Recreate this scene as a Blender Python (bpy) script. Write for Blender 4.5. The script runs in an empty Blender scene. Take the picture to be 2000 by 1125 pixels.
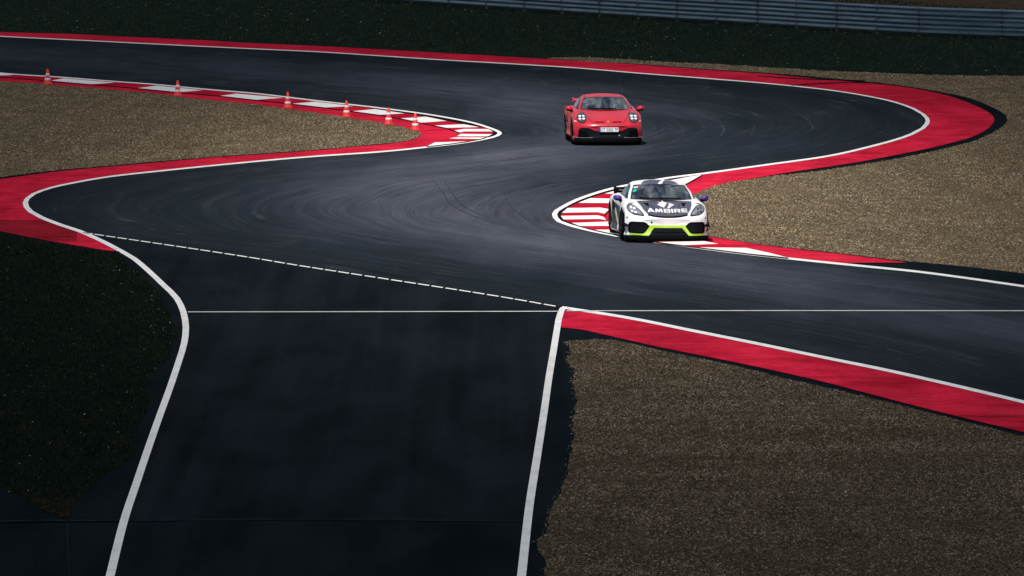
import bpy, bmesh, math, random
from mathutils import Vector, Matrix
from mathutils.bvhtree import BVHTree
from mathutils.geometry import tessellate_polygon, delaunay_2d_cdt

random.seed(7)
R = math.radians
SC = bpy.context.scene
COL = SC.collection

# ------------------------------------------------------------------ camera
CAM_H = 11.16                       # metres above the track
FPX = 18000.0                       # long telephoto, in pixels of a 2000 px wide frame
PITCH = math.atan((562.5 + 536.0) / FPX)
cam_d = bpy.data.cameras.new('camera')
cam = bpy.data.objects.new('camera', cam_d)
COL.objects.link(cam)
cam.location = (0, 0, CAM_H)
cam.rotation_euler = (math.pi / 2 - PITCH, 0, 0)
cam_d.sensor_width = 36.0
cam_d.lens = 36.0 * FPX / 2000.0
cam_d.clip_start = 1.0
cam_d.clip_end = 20000.0
SC.camera = cam

# ------------------------------------------------------------------ sky, sun, exposure
SUN_EL, SUN_AZ = 52.0, 197.0        # azimuth clockwise from +Y: the sun stands high, behind the camera
sun_dir = Vector((math.sin(R(SUN_AZ)) * math.cos(R(SUN_EL)), math.cos(R(SUN_AZ)) * math.cos(R(SUN_EL)), math.sin(R(SUN_EL))))
w = bpy.data.worlds.new('World')
SC.world = w
w.use_nodes = True
nt = w.node_tree
sky = nt.nodes.new('ShaderNodeTexSky')
sky.sky_type = 'NISHITA'
sky.sun_disc = False
sky.sun_elevation = R(SUN_EL)
sky.sun_rotation = R(SUN_AZ)
bg = nt.nodes['Background']
bg.inputs['Strength'].default_value = 0.075
nt.links.new(sky.outputs[0], bg.inputs['Color'])
sun_d = bpy.data.lights.new('sun', 'SUN')
sun_d.energy = 4.6
sun_d.angle = R(0.55)
sun_d.color = (1.0, 0.965, 0.92)
sun = bpy.data.objects.new('sun', sun_d)
COL.objects.link(sun)
sun.rotation_euler = sun_dir.to_track_quat('Z', 'Y').to_euler()
sun.location = (0, 0, 50)
SC.view_settings.view_transform = 'Standard'
SC.view_settings.look = 'None'
SC.view_settings.exposure = 0.15
SC.view_settings.gamma = 1.0

# ------------------------------------------------------------------ helpers
CF = Vector((0, math.cos(PITCH), -math.sin(PITCH)))
CU = Vector((0, math.sin(PITCH), math.cos(PITCH)))
K = 6.2                             # the place is this much longer than wide


def G(u, v, z=0.0):
    """the point of the level plane z that was surveyed at (u, v)"""
    d = CF + Vector((1, 0, 0)) * ((u - 1000.0) / FPX) + CU * ((562.5 - v) / FPX)
    t = (z - CAM_H) / d.z
    return Vector((d.x * t, d.y * t, z))


def tag(o, label=None, cat=None, group=None, kind=None):
    if label: o['label'] = label
    if cat: o['category'] = cat
    if group: o['group'] = group
    if kind: o['kind'] = kind
    return o


def mesh_obj(name, verts, faces, mat, parent=None, smooth=False, uvs=None):
    me = bpy.data.meshes.new(name)
    me.from_pydata([tuple(v) for v in verts], [], [tuple(f) for f in faces])
    if mat is not None:
        for m in (mat if isinstance(mat, (list, tuple)) else [mat]):
            me.materials.append(m)
    if uvs is not None:
        ul = me.uv_layers.new(name='uv')
        for lp in me.loops:
            ul.data[lp.index].uv = uvs[lp.vertex_index]
    if smooth:
        me.polygons.foreach_set('use_smooth', [True] * len(me.polygons))
    me.update()
    o = bpy.data.objects.new(name, me)
    COL.objects.link(o)
    if parent: o.parent = parent
    return o


def empty(name, loc=(0, 0, 0), rot=(0, 0, 0)):
    o = bpy.data.objects.new(name, None)
    o.empty_display_size = 0.2
    COL.objects.link(o)
    o.location = loc
    o.rotation_euler = rot
    return o


def cr_open(pts, n=8):
    """Catmull-Rom through a list of tuples"""
    P = [tuple(p) for p in pts]
    P = [tuple(2 * a - b for a, b in zip(P[0], P[1]))] + P + [tuple(2 * a - b for a, b in zip(P[-1], P[-2]))]
    out = []
    for i in range(1, len(P) - 2):
        p0, p1, p2, p3 = P[i - 1], P[i], P[i + 1], P[i + 2]
        for k in range(n):
            t = k / n
            out.append(tuple(0.5 * (2 * b + (c - a) * t + (2 * a - 5 * b + 4 * c - d) * t * t + (3 * b - a - 3 * c + d) * t ** 3)
                             for a, b, c, d in zip(p0, p1, p2, p3)))
    out.append(P[-2])
    return out


def cr_cent(pts, step=14.0):
    """centripetal-ish smooth curve sampled about every `step` pixels"""
    out = []
    P = [Vector(p) for p in pts]
    P = [P[0] * 2 - P[1]] + P + [P[-1] * 2 - P[-2]]
    for i in range(1, len(P) - 2):
        p0, p1, p2, p3 = P[i - 1:i + 3]
        t0 = 0.0
        t1 = t0 + max((p1 - p0).length, 1e-6) ** 0.5
        t2 = t1 + max((p2 - p1).length, 1e-6) ** 0.5
        t3 = t2 + max((p3 - p2).length, 1e-6) ** 0.5
        n = max(1, int((p2 - p1).length / step))
        for k in range(n):
            t = t1 + (t2 - t1) * k / n
            a1 = p0 * ((t1 - t) / (t1 - t0)) + p1 * ((t - t0) / (t1 - t0))
            a2 = p1 * ((t2 - t) / (t2 - t1)) + p2 * ((t - t1) / (t2 - t1))
            a3 = p2 * ((t3 - t) / (t3 - t2)) + p3 * ((t - t2) / (t3 - t2))
            b1 = a1 * ((t2 - t) / (t2 - t0)) + a2 * ((t - t0) / (t2 - t0))
            b2 = a2 * ((t3 - t) / (t3 - t1)) + a3 * ((t - t1) / (t3 - t1))
            out.append(b1 * ((t2 - t) / (t2 - t1)) + b2 * ((t - t1) / (t2 - t1)))
    out.append(P[-2].copy())
    return [tuple(p) for p in out]


def rough(pts, amp, step=6.0):
    """break an outline up into small ragged steps"""
    out = []
    rn = random.Random(len(pts) * 13 + int(pts[0][0]))
    for a, b in zip(pts[:-1], pts[1:]):
        L = math.hypot(b[0] - a[0], b[1] - a[1])
        n = max(1, int(L / step))
        for k in range(n):
            t = k / n
            out.append((a[0] + (b[0] - a[0]) * t + rn.uniform(-amp, amp), a[1] + (b[1] - a[1]) * t + rn.uniform(-amp, amp) * 0.5))
    out.append(pts[-1])
    return out


def sheet(name, px, z, mat, lift=0.0):
    """a level sheet from a surveyed outline; lift > 0 gives it a skirt down by that much"""
    V = [G(u, v, z) for u, v in px]
    tris = tessellate_polygon([[Vector((p.x, p.y / K, 0)) for p in V]])
    fs = []
    for t in tris:
        a, b, c = (V[i] for i in t)
        n = (b - a).cross(c - a).z
        fs.append(t if n > 0 else (t[0], t[2], t[1]))
    if lift:
        n = len(V)
        V = V + [Vector((p.x, p.y, z - lift)) for p in V]
        for i in range(n):
            j = (i + 1) % n
            fs.append((i, j, n + j, n + i))
    return mesh_obj(name, V, fs, mat)


def ribbon(name, px, width, z, mat, depth_k=K, smooth=True, step=14.0, wfun=None):
    """a painted line: width across, in the place's own stretched proportions"""
    P = cr_cent(px, step) if smooth else px
    W = [G(u, v, z) for u, v in P]
    V, F = [], []
    n = len(W)
    for i in range(n):
        a, b = W[max(i - 1, 0)], W[min(i + 1, n - 1)]
        d = Vector((b.x - a.x, (b.y - a.y) / depth_k))
        d.normalize()
        nx, ny = -d.y, d.x
        hw = width / 2 * (wfun(i / (n - 1)) if wfun else 1.0)
        V.append(Vector((W[i].x + nx * hw, W[i].y + ny * hw * depth_k, z)))
        V.append(Vector((W[i].x - nx * hw, W[i].y - ny * hw * depth_k, z)))
    for i in range(n - 1):
        F.append((2 * i, 2 * i + 1, 2 * i + 3, 2 * i + 2))
    return V, F


# ------------------------------------------------------------------ materials
class NT:
    def __init__(self, name):
        self.m = bpy.data.materials.new(name)
        self.m.use_nodes = True
        self.t = self.m.node_tree
        self.t.nodes.clear()
        self.out = self.n('ShaderNodeOutputMaterial')

    def n(self, typ, **kw):
        nd = self.t.nodes.new(typ)
        for k, v in kw.items():
            if k.startswith('i_'):
                nd.inputs[k[2:].replace('_', ' ')].default_value = v
            else:
                setattr(nd, k, v)
        return nd

    def l(self, a, b):
        self.t.links.new(a, b)

    def ramp(self, fac, stops):
        r = self.n('ShaderNodeValToRGB')
        e = r.color_ramp.elements
        while len(e) < len(stops): e.new(0.5)
        for el, (p, c) in zip(e, stops):
            el.position = p
            el.color = (*c, 1) if len(c) == 3 else c
        self.l(fac, r.inputs[0])
        return r.outputs[0]

    def mix(self, fac, a, b, mode='MIX'):
        m = self.n('ShaderNodeMix', data_type='RGBA', blend_type=mode)
        for sock, val in ((m.inputs[0], fac), (m.inputs[6], a), (m.inputs[7], b)):
            if hasattr(val, 'is_linked'): self.l(val, sock)
            elif isinstance(val, (int, float)): sock.default_value = val
            else: sock.default_value = (*val, 1)
        return m.outputs[2]

    def math(self, op, a, b=None, c=None, clamp=False):
        m = self.n('ShaderNodeMath', operation=op, use_clamp=clamp)
        for i, v in enumerate((a, b, c)):
            if v is None: continue
            if hasattr(v, 'is_linked'): self.l(v, m.inputs[i])
            else: m.inputs[i].default_value = v
        return m.outputs[0]

    def coords(self, scale=(1, 1, 1), uv=False):
        tc = self.n('ShaderNodeTexCoord')
        mp = self.n('ShaderNodeMapping')
        mp.inputs['Scale'].default_value = scale
        self.l(tc.outputs['UV' if uv else 'Object'], mp.inputs[0])
        return mp.outputs[0]

    def noise(self, vec, scale, detail=4, rough=0.55, dist=0.0):
        n = self.n('ShaderNodeTexNoise')
        n.inputs['Scale'].default_value = scale
        n.inputs['Detail'].default_value = detail
        n.inputs['Roughness'].default_value = rough
        n.inputs['Distortion'].default_value = dist
        self.l(vec, n.inputs['Vector'])
        return n.outputs['Fac']

    def bsdf(self, color, rough=0.6, metal=0.0, coat=0.0, spec=0.5, bump=None, bump_s=0.3, bump_d=0.01, emit=None, emit_s=0, coat_r=0.04):
        b = self.n('ShaderNodeBsdfPrincipled')
        for key, val in (('Base Color', color), ('Roughness', rough), ('Metallic', metal)):
            if hasattr(val, 'is_linked'): self.l(val, b.inputs[key])
            elif isinstance(val, (tuple, list)): b.inputs[key].default_value = (*val, 1)
            else: b.inputs[key].default_value = val
        b.inputs['Coat Weight'].default_value = coat
        b.inputs['Coat Roughness'].default_value = coat_r
        b.inputs['Specular IOR Level'].default_value = spec
        if emit is not None:
            b.inputs['Emission Color'].default_value = (*emit, 1)
            b.inputs['Emission Strength'].default_value = emit_s
        if bump is not None:
            bp = self.n('ShaderNodeBump')
            bp.inputs['Strength'].default_value = bump_s
            bp.inputs['Distance'].default_value = bump_d
            self.l(bump, bp.inputs['Height'])
            self.l(bp.outputs[0], b.inputs['Normal'])
        self.l(b.outputs[0], self.out.inputs['Surface'])
        return b


def simple(name, color, rough=0.5, metal=0.0, coat=0.0, spec=0.5, var=0.08, vs=9.0, emit=None, emit_s=0):
    t = NT(name)
    f = t.noise(t.coords(), vs, 3)
    dk = tuple(c * (1 - var) for c in color)
    lt = tuple(min(1, c * (1 + var)) for c in color)
    t.bsdf(t.ramp(f, [(0.3, dk), (0.7, lt)]), rough, metal, coat, spec, emit=emit, emit_s=emit_s)
    return t.m


SQ = (1, 1 / K, 1)


def mat_track():
    t = NT('worn_asphalt')
    uv0 = t.coords((1, 1, 1), uv=True)
    sq = t.coords(SQ)
    # the wheel tracks wander: bend the across-track coordinate a little along the lap
    wv = t.n('ShaderNodeTexNoise'); wv.inputs['Scale'].default_value = 0.32; wv.inputs['Detail'].default_value = 3; t.l(sq, wv.inputs['Vector'])
    sep = t.n('ShaderNodeSeparateXYZ'); t.l(uv0, sep.inputs[0])
    ux = t.math('MULTIPLY_ADD', t.math('SUBTRACT', wv.outputs['Fac'], 0.5), 0.13, sep.outputs[0])
    cmb = t.n('ShaderNodeCombineXYZ'); t.l(ux, cmb.inputs[0]); t.l(sep.outputs[1], cmb.inputs[1])
    uv = cmb.outputs[0]

    def streak(sx, sy, detail, dist, loc=(0, 0, 0)):
        m_ = t.n('ShaderNodeMapping'); m_.inputs['Scale'].default_value = (sx, sy, 1); m_.inputs['Location'].default_value = loc
        t.l(uv, m_.inputs[0])
        return t.noise(m_.outputs[0], 1.0, detail, 0.6, dist)
    s1 = streak(15, 2.0, 5, 0.35)
    s2 = streak(64, 2.2, 4, 0.4, (3, 7, 0))
    s3 = streak(4.5, 1.3, 3, 0.3, (1, 4, 0))
    grain = t.noise(sq, 34, 3, 0.7)
    blot = t.noise(sq, 0.4, 4, 0.6, 0.5)
    a = t.math('MULTIPLY_ADD', t.math('SUBTRACT', s1, 0.5), 0.27, 0.5)
    a = t.math('MULTIPLY_ADD', t.math('SUBTRACT', s2, 0.5), 0.34, a)
    a = t.math('MULTIPLY_ADD', t.math('SUBTRACT', s3, 0.5), 0.42, a)
    a = t.math('MULTIPLY_ADD', t.math('SUBTRACT', blot, 0.5), 0.38, a)
    # racing-line wear, with the pool of light over the corner put into the colour
    wear_light = t.n('ShaderNodeAttribute', attribute_name='wear_light')
    a = t.math('MULTIPLY_ADD', wear_light.outputs['Fac'], 0.44, t.math('SUBTRACT', a, 0.21))
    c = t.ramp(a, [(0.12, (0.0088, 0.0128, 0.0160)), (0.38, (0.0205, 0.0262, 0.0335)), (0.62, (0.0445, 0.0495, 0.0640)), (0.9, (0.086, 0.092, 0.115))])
    # broken pale scuffs and darker rubbered lines
    s4 = streak(38, 1.3, 2, 1.4, (11, 2, 0))
    thin = t.math('SUBTRACT', 1.0, t.math('MULTIPLY', t.math('ABSOLUTE', t.math('SUBTRACT', s4, 0.52)), 40.0), clamp=True)
    gate = t.math('MULTIPLY', t.math('SUBTRACT', t.noise(sq, 0.9, 3), 0.53), 7.0, clamp=True)
    c = t.mix(t.math('MULTIPLY', t.math('MULTIPLY', thin, gate, clamp=True), 0.26), c, (0.17, 0.175, 0.20))
    s5 = streak(17, 0.9, 2, 0.9, (5, 9, 0))
    thin5 = t.math('SUBTRACT', 1.0, t.math('MULTIPLY', t.math('ABSOLUTE', t.math('SUBTRACT', s5, 0.5)), 15.0), clamp=True)
    gate5 = t.math('MULTIPLY', t.math('SUBTRACT', t.noise(sq, 0.6, 3, 0.6, 0.3), 0.48), 6.0, clamp=True)
    c = t.mix(t.math('MULTIPLY', t.math('MULTIPLY', thin5, gate5, clamp=True), 0.42), c, (0.014, 0.0145, 0.019))
    c = t.mix(0.35, c, t.ramp(grain, [(0.3, (0.6, 0.6, 0.6)), (0.7, (1.35, 1.35, 1.35))]), 'MULTIPLY')
    t.bsdf(c, 0.7, spec=0.0, bump=grain, bump_s=0.25, bump_d=0.01)
    return t.m


def mat_asphalt(name, dark, light, seed=0.0):
    t = NT(name)
    sq = t.coords(SQ)
    mp = t.n('ShaderNodeMapping'); mp.inputs['Location'].default_value = (seed, seed * 2, 0); t.l(sq, mp.inputs[0])
    b = t.noise(mp.outputs[0], 0.7, 5, 0.6, 0.4)
    lanes = t.n('ShaderNodeMapping'); lanes.inputs['Scale'].default_value = (2.6, 0.12, 1); t.l(mp.outputs[0], lanes.inputs[0])
    ln = t.noise(lanes.outputs[0], 1.0, 3, 0.55, 0.3)
    g = t.noise(mp.outputs[0], 38, 3, 0.7)
    a = t.math('MULTIPLY_ADD', t.math('SUBTRACT', ln, 0.5), 0.6, b)
    c = t.ramp(a, [(0.3, dark), (0.72, light)])
    c = t.mix(0.4, c, t.ramp(g, [(0.3, (0.55,) * 3), (0.7, (1.4,) * 3)]), 'MULTIPLY')
    t.bsdf(c, 0.72, spec=0.0, bump=g, bump_s=0.25, bump_d=0.01)
    return t.m


def mat_red(name, dark, base, light):
    t = NT(name)
    sq = t.coords(SQ)
    st = t.n('ShaderNodeMapping'); st.inputs['Scale'].default_value = (0.5, 2.6, 1); t.l(sq, st.inputs[0])
    a = t.noise(st.outputs[0], 1.6, 5, 0.6, 0.5)
    b = t.noise(sq, 7, 4, 0.65)
    g = t.noise(sq, 40, 2, 0.6)
    f = t.math('MULTIPLY_ADD', t.math('SUBTRACT', b, 0.5), 0.35, a)
    c = t.ramp(f, [(0.28, dark), (0.5, base), (0.75, light)])
    c = t.mix(0.25, c, t.ramp(g, [(0.3, (0.7,) * 3), (0.7, (1.2,) * 3)]), 'MULTIPLY')
    # rubber dust streaks
    w4 = t.n('ShaderNodeMapping'); w4.inputs['Scale'].default_value = (0.35, 9, 1); t.l(sq, w4.inputs[0])
    s = t.noise(w4.outputs[0], 1.3, 4, 0.6, 1.0)
    c = t.mix(t.math('MULTIPLY', t.math('SUBTRACT', s, 0.54), 4.0, clamp=True), c, tuple(x * 0.42 + 0.004 for x in dark))
    patch = t.noise(sq, 0.55, 5, 0.6, 0.6)
    c = t.mix(0.75, c, t.ramp(patch, [(0.32, (0.62, 0.62, 0.62)), (0.62, (1.08, 1.08, 1.08))]), 'MULTIPLY')
    chip = t.noise(sq, 16, 2, 0.5)
    c = t.mix(t.math('MULTIPLY', t.math('SUBTRACT', chip, 0.70), 8.0, clamp=True), c, (0.02, 0.018, 0.02))
    t.bsdf(c, 0.62, spec=0.0, bump=g, bump_s=0.15, bump_d=0.01)
    return t.m


def mat_white(name='line_paint', base=(0.80, 0.80, 0.78), dirt=0.5):
    t = NT(name)
    sq = t.coords(SQ)
    a = t.noise(sq, 5, 5, 0.65)
    g = t.noise(sq, 30, 3, 0.7)
    c = t.ramp(a, [(0.25, tuple(x * (1 - dirt * 0.4) for x in base)), (0.55, base)])
    c = t.mix(0.2, c, t.ramp(g, [(0.3, (0.75,) * 3), (0.6, (1.05,) * 3)]), 'MULTIPLY')
    # scuffs of rubber
    st = t.n('ShaderNodeMapping'); st.inputs['Scale'].default_value = (0.8, 7, 1); t.l(sq, st.inputs[0])
    s = t.noise(st.outputs[0], 2.2, 5, 0.65, 1.0)
    c = t.mix(t.math('MULTIPLY', t.math('SUBTRACT', s, 0.58), 4.0 * dirt, clamp=True), c, (0.22, 0.22, 0.24))
    t.bsdf(c, 0.6, spec=0.0)
    return t.m


def mat_gravel(name='gravel', k=1.0):
    t = NT(name)
    sq = t.coords(SQ)
    g = t.noise(sq, 22, 5, 0.75)
    lo = t.noise(sq, 1.3, 4, 0.6)
    c = t.ramp(g, [(0.30, (0.030 * k, 0.023 * k, 0.015 * k)), (0.5, (0.12 * k, 0.094 * k, 0.062 * k)), (0.72, (0.26 * k, 0.21 * k, 0.15 * k))])
    c = t.mix(0.6, c, t.ramp(lo, [(0.3, (0.7, 0.68, 0.64)), (0.7, (1.15, 1.13, 1.1))]), 'MULTIPLY')
    t.bsdf(c, 0.9, spec=0.0, bump=g, bump_s=0.8, bump_d=0.04)
    return t.m


def mat_stone(name='stone', k=1.0, gm=1.0, bm=1.0):
    t = NT(name)
    oi = t.n('ShaderNodeObjectInfo')
    q = lambda a_, b_, c_: (a_ * k, b_ * k * gm, c_ * k * bm)
    c = t.ramp(oi.outputs['Random'], [(0.0, q(0.025, 0.018, 0.011)), (0.18, q(0.10, 0.074, 0.043)), (0.4, q(0.22, 0.168, 0.102)), (0.62, q(0.30, 0.238, 0.155)),
                                      (0.82, q(0.26, 0.18, 0.098)), (0.95, q(0.38, 0.32, 0.235)), (1.0, q(0.52, 0.46, 0.385))])
    ge = t.n('ShaderNodeNewGeometry')
    sc = t.n('ShaderNodeMapping'); sc.inputs['Scale'].default_value = SQ; t.l(ge.outputs['Position'], sc.inputs[0])
    lo = t.noise(sc.outputs[0], 1.0, 5, 0.65, 0.4)
    fur = t.n('ShaderNodeMapping'); fur.inputs['Scale'].default_value = (0.35, 2.6, 1); fur.inputs['Rotation'].default_value = (0, 0, 0.12); t.l(sc.outputs[0], fur.inputs[0])
    rk = t.noise(fur.outputs[0], 2.0, 4, 0.6, 0.5)
    c = t.mix(0.8, c, t.ramp(lo, [(0.32, (0.66, 0.64, 0.60)), (0.68, (1.2, 1.19, 1.17))]), 'MULTIPLY')
    c = t.mix(0.8, c, t.ramp(rk, [(0.30, (0.62, 0.60, 0.57)), (0.62, (1.12, 1.11, 1.10))]), 'MULTIPLY')
    t.bsdf(c, 0.85, spec=0.02)
    return t.m


def mat_grass(name='grass', k=1.0):
    t = NT(name)
    sq = t.coords(SQ)
    a = t.noise(sq, 1.6, 5, 0.65)
    st = t.n('ShaderNodeMapping'); st.inputs['Scale'].default_value = (0.6, 3.5, 1); t.l(sq, st.inputs[0])
    s = t.noise(st.outputs[0], 3, 5, 0.7)
    g = t.noise(sq, 30, 3, 0.75)
    f = t.math('MULTIPLY_ADD', t.math('SUBTRACT', s, 0.5), 0.7, a)
    c = t.ramp(f, [(0.25, (0.0045, 0.0115, 0.0085)), (0.5, (0.0095, 0.018, 0.0125)), (0.78, (0.022, 0.023, 0.017))])
    c = t.mix(0.7, c, t.ramp(g, [(0.3, (0.4,) * 3), (0.7, (1.6,) * 3)]), 'MULTIPLY')
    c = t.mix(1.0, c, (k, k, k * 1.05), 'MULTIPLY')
    t.bsdf(c, 0.9, spec=0.0, bump=g, bump_s=0.6, bump_d=0.03)
    return t.m


def mat_blade(name='grass_blade', k=1.0):
    t = NT(name)
    oi = t.n('ShaderNodeObjectInfo')
    c = t.ramp(oi.outputs['Random'], [(0.0, (0.0045, 0.013, 0.0095)), (0.5, (0.010, 0.022, 0.014)), (0.85, (0.021, 0.025, 0.016)), (1.0, (0.048, 0.037, 0.024))])
    c = t.mix(1.0, c, (k, k, k * 1.05), 'MULTIPLY')
    t.bsdf(c, 0.8, spec=0.0)
    return t.m


def mat_leaf():
    t = NT('dry_leaf')
    oi = t.n('ShaderNodeObjectInfo')
    c = t.ramp(oi.outputs['Random'], [(0.0, (0.10, 0.07, 0.04)), (0.4, (0.25, 0.19, 0.12)), (0.75, (0.40, 0.35, 0.26)), (1.0, (0.62, 0.60, 0.52))])
    t.bsdf(c, 0.7, spec=0.2)
    return t.m


M = dict(track=mat_track(), road=mat_asphalt('fresh_shaded_asphalt', (0.0068, 0.0096, 0.0126), (0.0140, 0.0182, 0.0234)),  # service road: fresh asphalt, darkened further in place of light falloff
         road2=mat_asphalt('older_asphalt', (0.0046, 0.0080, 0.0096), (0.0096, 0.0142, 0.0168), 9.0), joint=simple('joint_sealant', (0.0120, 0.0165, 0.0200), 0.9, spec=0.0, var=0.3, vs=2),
         skid=simple('rubber_mark', (0.034, 0.0365, 0.046), 0.9, spec=0.0, var=0.5, vs=1.5), scuff=simple('pale_scuff', (0.070, 0.075, 0.088), 0.9, spec=0.0, var=0.5, vs=1.5),
         apron=mat_asphalt('dark_asphalt', (0.0048, 0.0080, 0.0102), (0.0095, 0.0142, 0.0176), 4.0),
         red=mat_red('red_paint', (0.40, 0.011, 0.030), (0.57, 0.017, 0.046), (0.66, 0.030, 0.066)),
         oldred=mat_red('old_red_paint', (0.20, 0.010, 0.018), (0.28, 0.014, 0.026), (0.34, 0.018, 0.032)),
         kred=mat_red('kerb_red_paint', (0.34, 0.007, 0.022), (0.48, 0.010, 0.032), (0.56, 0.018, 0.045)),
         white=mat_white(), oldwhite=mat_white('worn_line_paint', (0.60, 0.61, 0.61), 0.7), kwhite=mat_white('kerb_white_paint', (0.80, 0.79, 0.76), 0.35), gravel=mat_gravel(), stone=mat_stone(), dgravel=mat_gravel('dark_shaded_gravel', 0.5), dstone=mat_stone('shaded_stone', 0.60, 1.04, 1.22),  # bottom bed's gravel and stone: darkened copies, light falloff put into the colour
         grass=mat_grass('grass', 1.3), blade=mat_blade('grass_blade', 1.3), dgrass=mat_grass('dark_grass', 0.58), dblade=mat_blade('short_blade', 0.58), leaf=mat_leaf(),  # near-verge grass and blades: same colours, only darker
         soil=simple('soil', (0.016, 0.013, 0.009), 0.95, spec=0.0, var=0.5, vs=6),
         tar=simple('tar', (0.007, 0.008, 0.010), 0.9, spec=0.0, var=0.3))


# ------------------------------------------------------------------ scatter (stones, grass, leaves)
def scatter(name, kind, dens, size, mat, seed, flat=0.6, host=None, patch=None):
    """geometry nodes on a bed: keeps the bed, adds stones / blades / leaves on its faces"""
    ng = bpy.data.node_groups.new(name, 'GeometryNodeTree')
    ng.interface.new_socket('Geometry', in_out='INPUT', socket_type='NodeSocketGeometry')
    ng.interface.new_socket('Geometry', in_out='OUTPUT', socket_type='NodeSocketGeometry')
    N = ng.nodes.new
    L = ng.links.new
    gi, go = N('NodeGroupInput'), N('NodeGroupOutput')
    dp = N('GeometryNodeDistributePointsOnFaces')
    dp.inputs['Seed'].default_value = seed
    L(gi.outputs[0], dp.inputs['Mesh'])
    if patch:
        pos = N('GeometryNodeInputPosition')
        vm = N('ShaderNodeVectorMath'); vm.operation = 'MULTIPLY'; vm.inputs[1].default_value = (1, 1 / K, 1)
        L(pos.outputs[0], vm.inputs[0])
        nz = N('ShaderNodeTexNoise'); nz.inputs['Scale'].default_value = patch; nz.inputs['Detail'].default_value = 4
        L(vm.outputs[0], nz.inputs['Vector'])
        mr = N('ShaderNodeMapRange')
        mr.inputs['From Min'].default_value = 0.38; mr.inputs['From Max'].default_value = 0.66
        mr.inputs['To Min'].default_value = dens * 0.25; mr.inputs['To Max'].default_value = dens * 1.5
        L(nz.outputs[0], mr.inputs[0])
        L(mr.outputs[0], dp.inputs['Density'])
    else:
        dp.inputs['Density'].default_value = dens
    ip = N('GeometryNodeInstanceOnPoints')
    L(dp.outputs['Points'], ip.inputs['Points'])
    if kind == 'stone':
        src = N('GeometryNodeMeshIcoSphere'); src.inputs['Radius'].default_value = 0.5; src.inputs['Subdivisions'].default_value = 1
        geo = src.outputs[0]
    elif kind == 'blade':
        src = N('GeometryNodeMeshCone'); src.inputs['Vertices'].default_value = 4
        src.inputs['Radius Bottom'].default_value = 0.45; src.inputs['Radius Top'].default_value = 0.06; src.inputs['Depth'].default_value = 1.0
        geo = src.outputs[0]
    else:
        src = N('GeometryNodeMeshIcoSphere'); src.inputs['Radius'].default_value = 0.5; src.inputs['Subdivisions'].default_value = 1
        geo = src.outputs[0]
    sm = N('GeometryNodeSetMaterial'); sm.inputs['Material'].default_value = mat
    L(geo, sm.inputs[0])
    L(sm.outputs[0], ip.inputs['Instance'])
    rr = N('FunctionNodeRandomValue'); rr.data_type = 'FLOAT_VECTOR'
    tilt = 0.9 if kind != 'blade' else 0.45
    rr.inputs[0].default_value = (-tilt, -tilt, 0); rr.inputs[1].default_value = (tilt, tilt, 6.28); rr.inputs['Seed'].default_value = seed + 1
    L(rr.outputs[0], ip.inputs['Rotation'])
    rs = N('FunctionNodeRandomValue'); rs.data_type = 'FLOAT_VECTOR'
    f2 = flat
    rs.inputs[0].default_value = (size[0], size[0], size[0] * f2); rs.inputs[1].default_value = (size[1], size[1] * 0.8, size[1] * f2); rs.inputs['Seed'].default_value = seed + 2
    L(rs.outputs[0], ip.inputs['Scale'])
    jn = N('GeometryNodeJoinGeometry')
    if host is None:
        L(gi.outputs[0], jn.inputs[0])
    L(ip.outputs[0], jn.inputs[0])
    L(jn.outputs[0], go.inputs[0])
    return ng


def add_scatter(o, ng):
    md = o.modifiers.new('scatter', 'NODES')
    md.node_group = ng


# ------------------------------------------------------------------ the surveyed lines of the circuit (pixels of the photograph's frame)
W1 = [(-260, 55), (-120, 63), (0, 70.8), (125, 77), (250, 83.2), (375, 89.5), (500, 95.5), (625, 101.3), (750, 109.5), (875, 117.5), (1000, 124.6), (1125, 132.5),
      (1250, 143), (1375, 152.7), (1500, 163), (1625, 176.5), (1700, 188.7), (1750, 200), (1785, 212.6), (1802, 222.5), (1810, 230), (1812, 236), (1810, 242), (1802, 250.5),
      (1780, 262), (1750, 272.5), (1700, 286), (1625, 303.2), (1500, 321.3), (1375, 338.5), (1300, 348), (1250, 357), (1212, 364), (1170, 375),
      (1127, 390), (1100, 403.5), (1087, 411.5), (1083, 418), (1085, 425), (1092, 432), (1112, 439.5), (1155, 450.5), (1187, 457), (1235, 466), (1280, 472.6), (1320, 478), (1370, 484.7),
      (1450, 495), (1540, 504.6), (1600, 511), (1700, 521), (1800, 531.3), (2000, 559), (2150, 582), (2400, 622)]
W2 = [(-260, 112), (-120, 128), (0, 142.5), (125, 151), (212, 158), (300, 164.5), (400, 174), (500, 182.5), (625, 197.3), (750, 211.7), (850, 225.5),
      (925, 240), (955, 249.3), (969, 254.6), (975.3, 258.2), (976, 261.2), (971, 264.8), (960, 268.4), (940, 272.8), (900, 279.5), (835, 287), (750, 295.7), (625, 304.5), (550, 310.5), (400, 324.8), (320, 333),
      (213, 345), (150, 355.7), (100, 366.5), (66, 378.5), (53, 388), (49.5, 395.5), (51.5, 404), (60, 413), (80, 424), (120, 439.5), (155, 451)]
PITL = [(155, 451), (200, 471), (240, 492), (262, 505), (290, 528.7), (320, 557), (345, 582), (358, 608.7), (363, 640), (360, 669), (350, 703), (333, 754),
        (310, 817), (290, 874), (266, 945), (243, 1014), (215, 1125), (190, 1230)]
DASH = [(158, 453.5), (400, 489), (500, 504.5), (575, 517), (750, 544), (925, 570.8), (1000, 583), (1091, 599)]
PITR = [(1109, 600.6), (1099, 602), (1095.5, 609), (1091, 624), (1087.5, 645), (1081, 685), (1072.5, 735), (1062.5, 805), (1047.5, 901), (1034, 988), (1018.5, 1125), (1004, 1240)]
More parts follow.
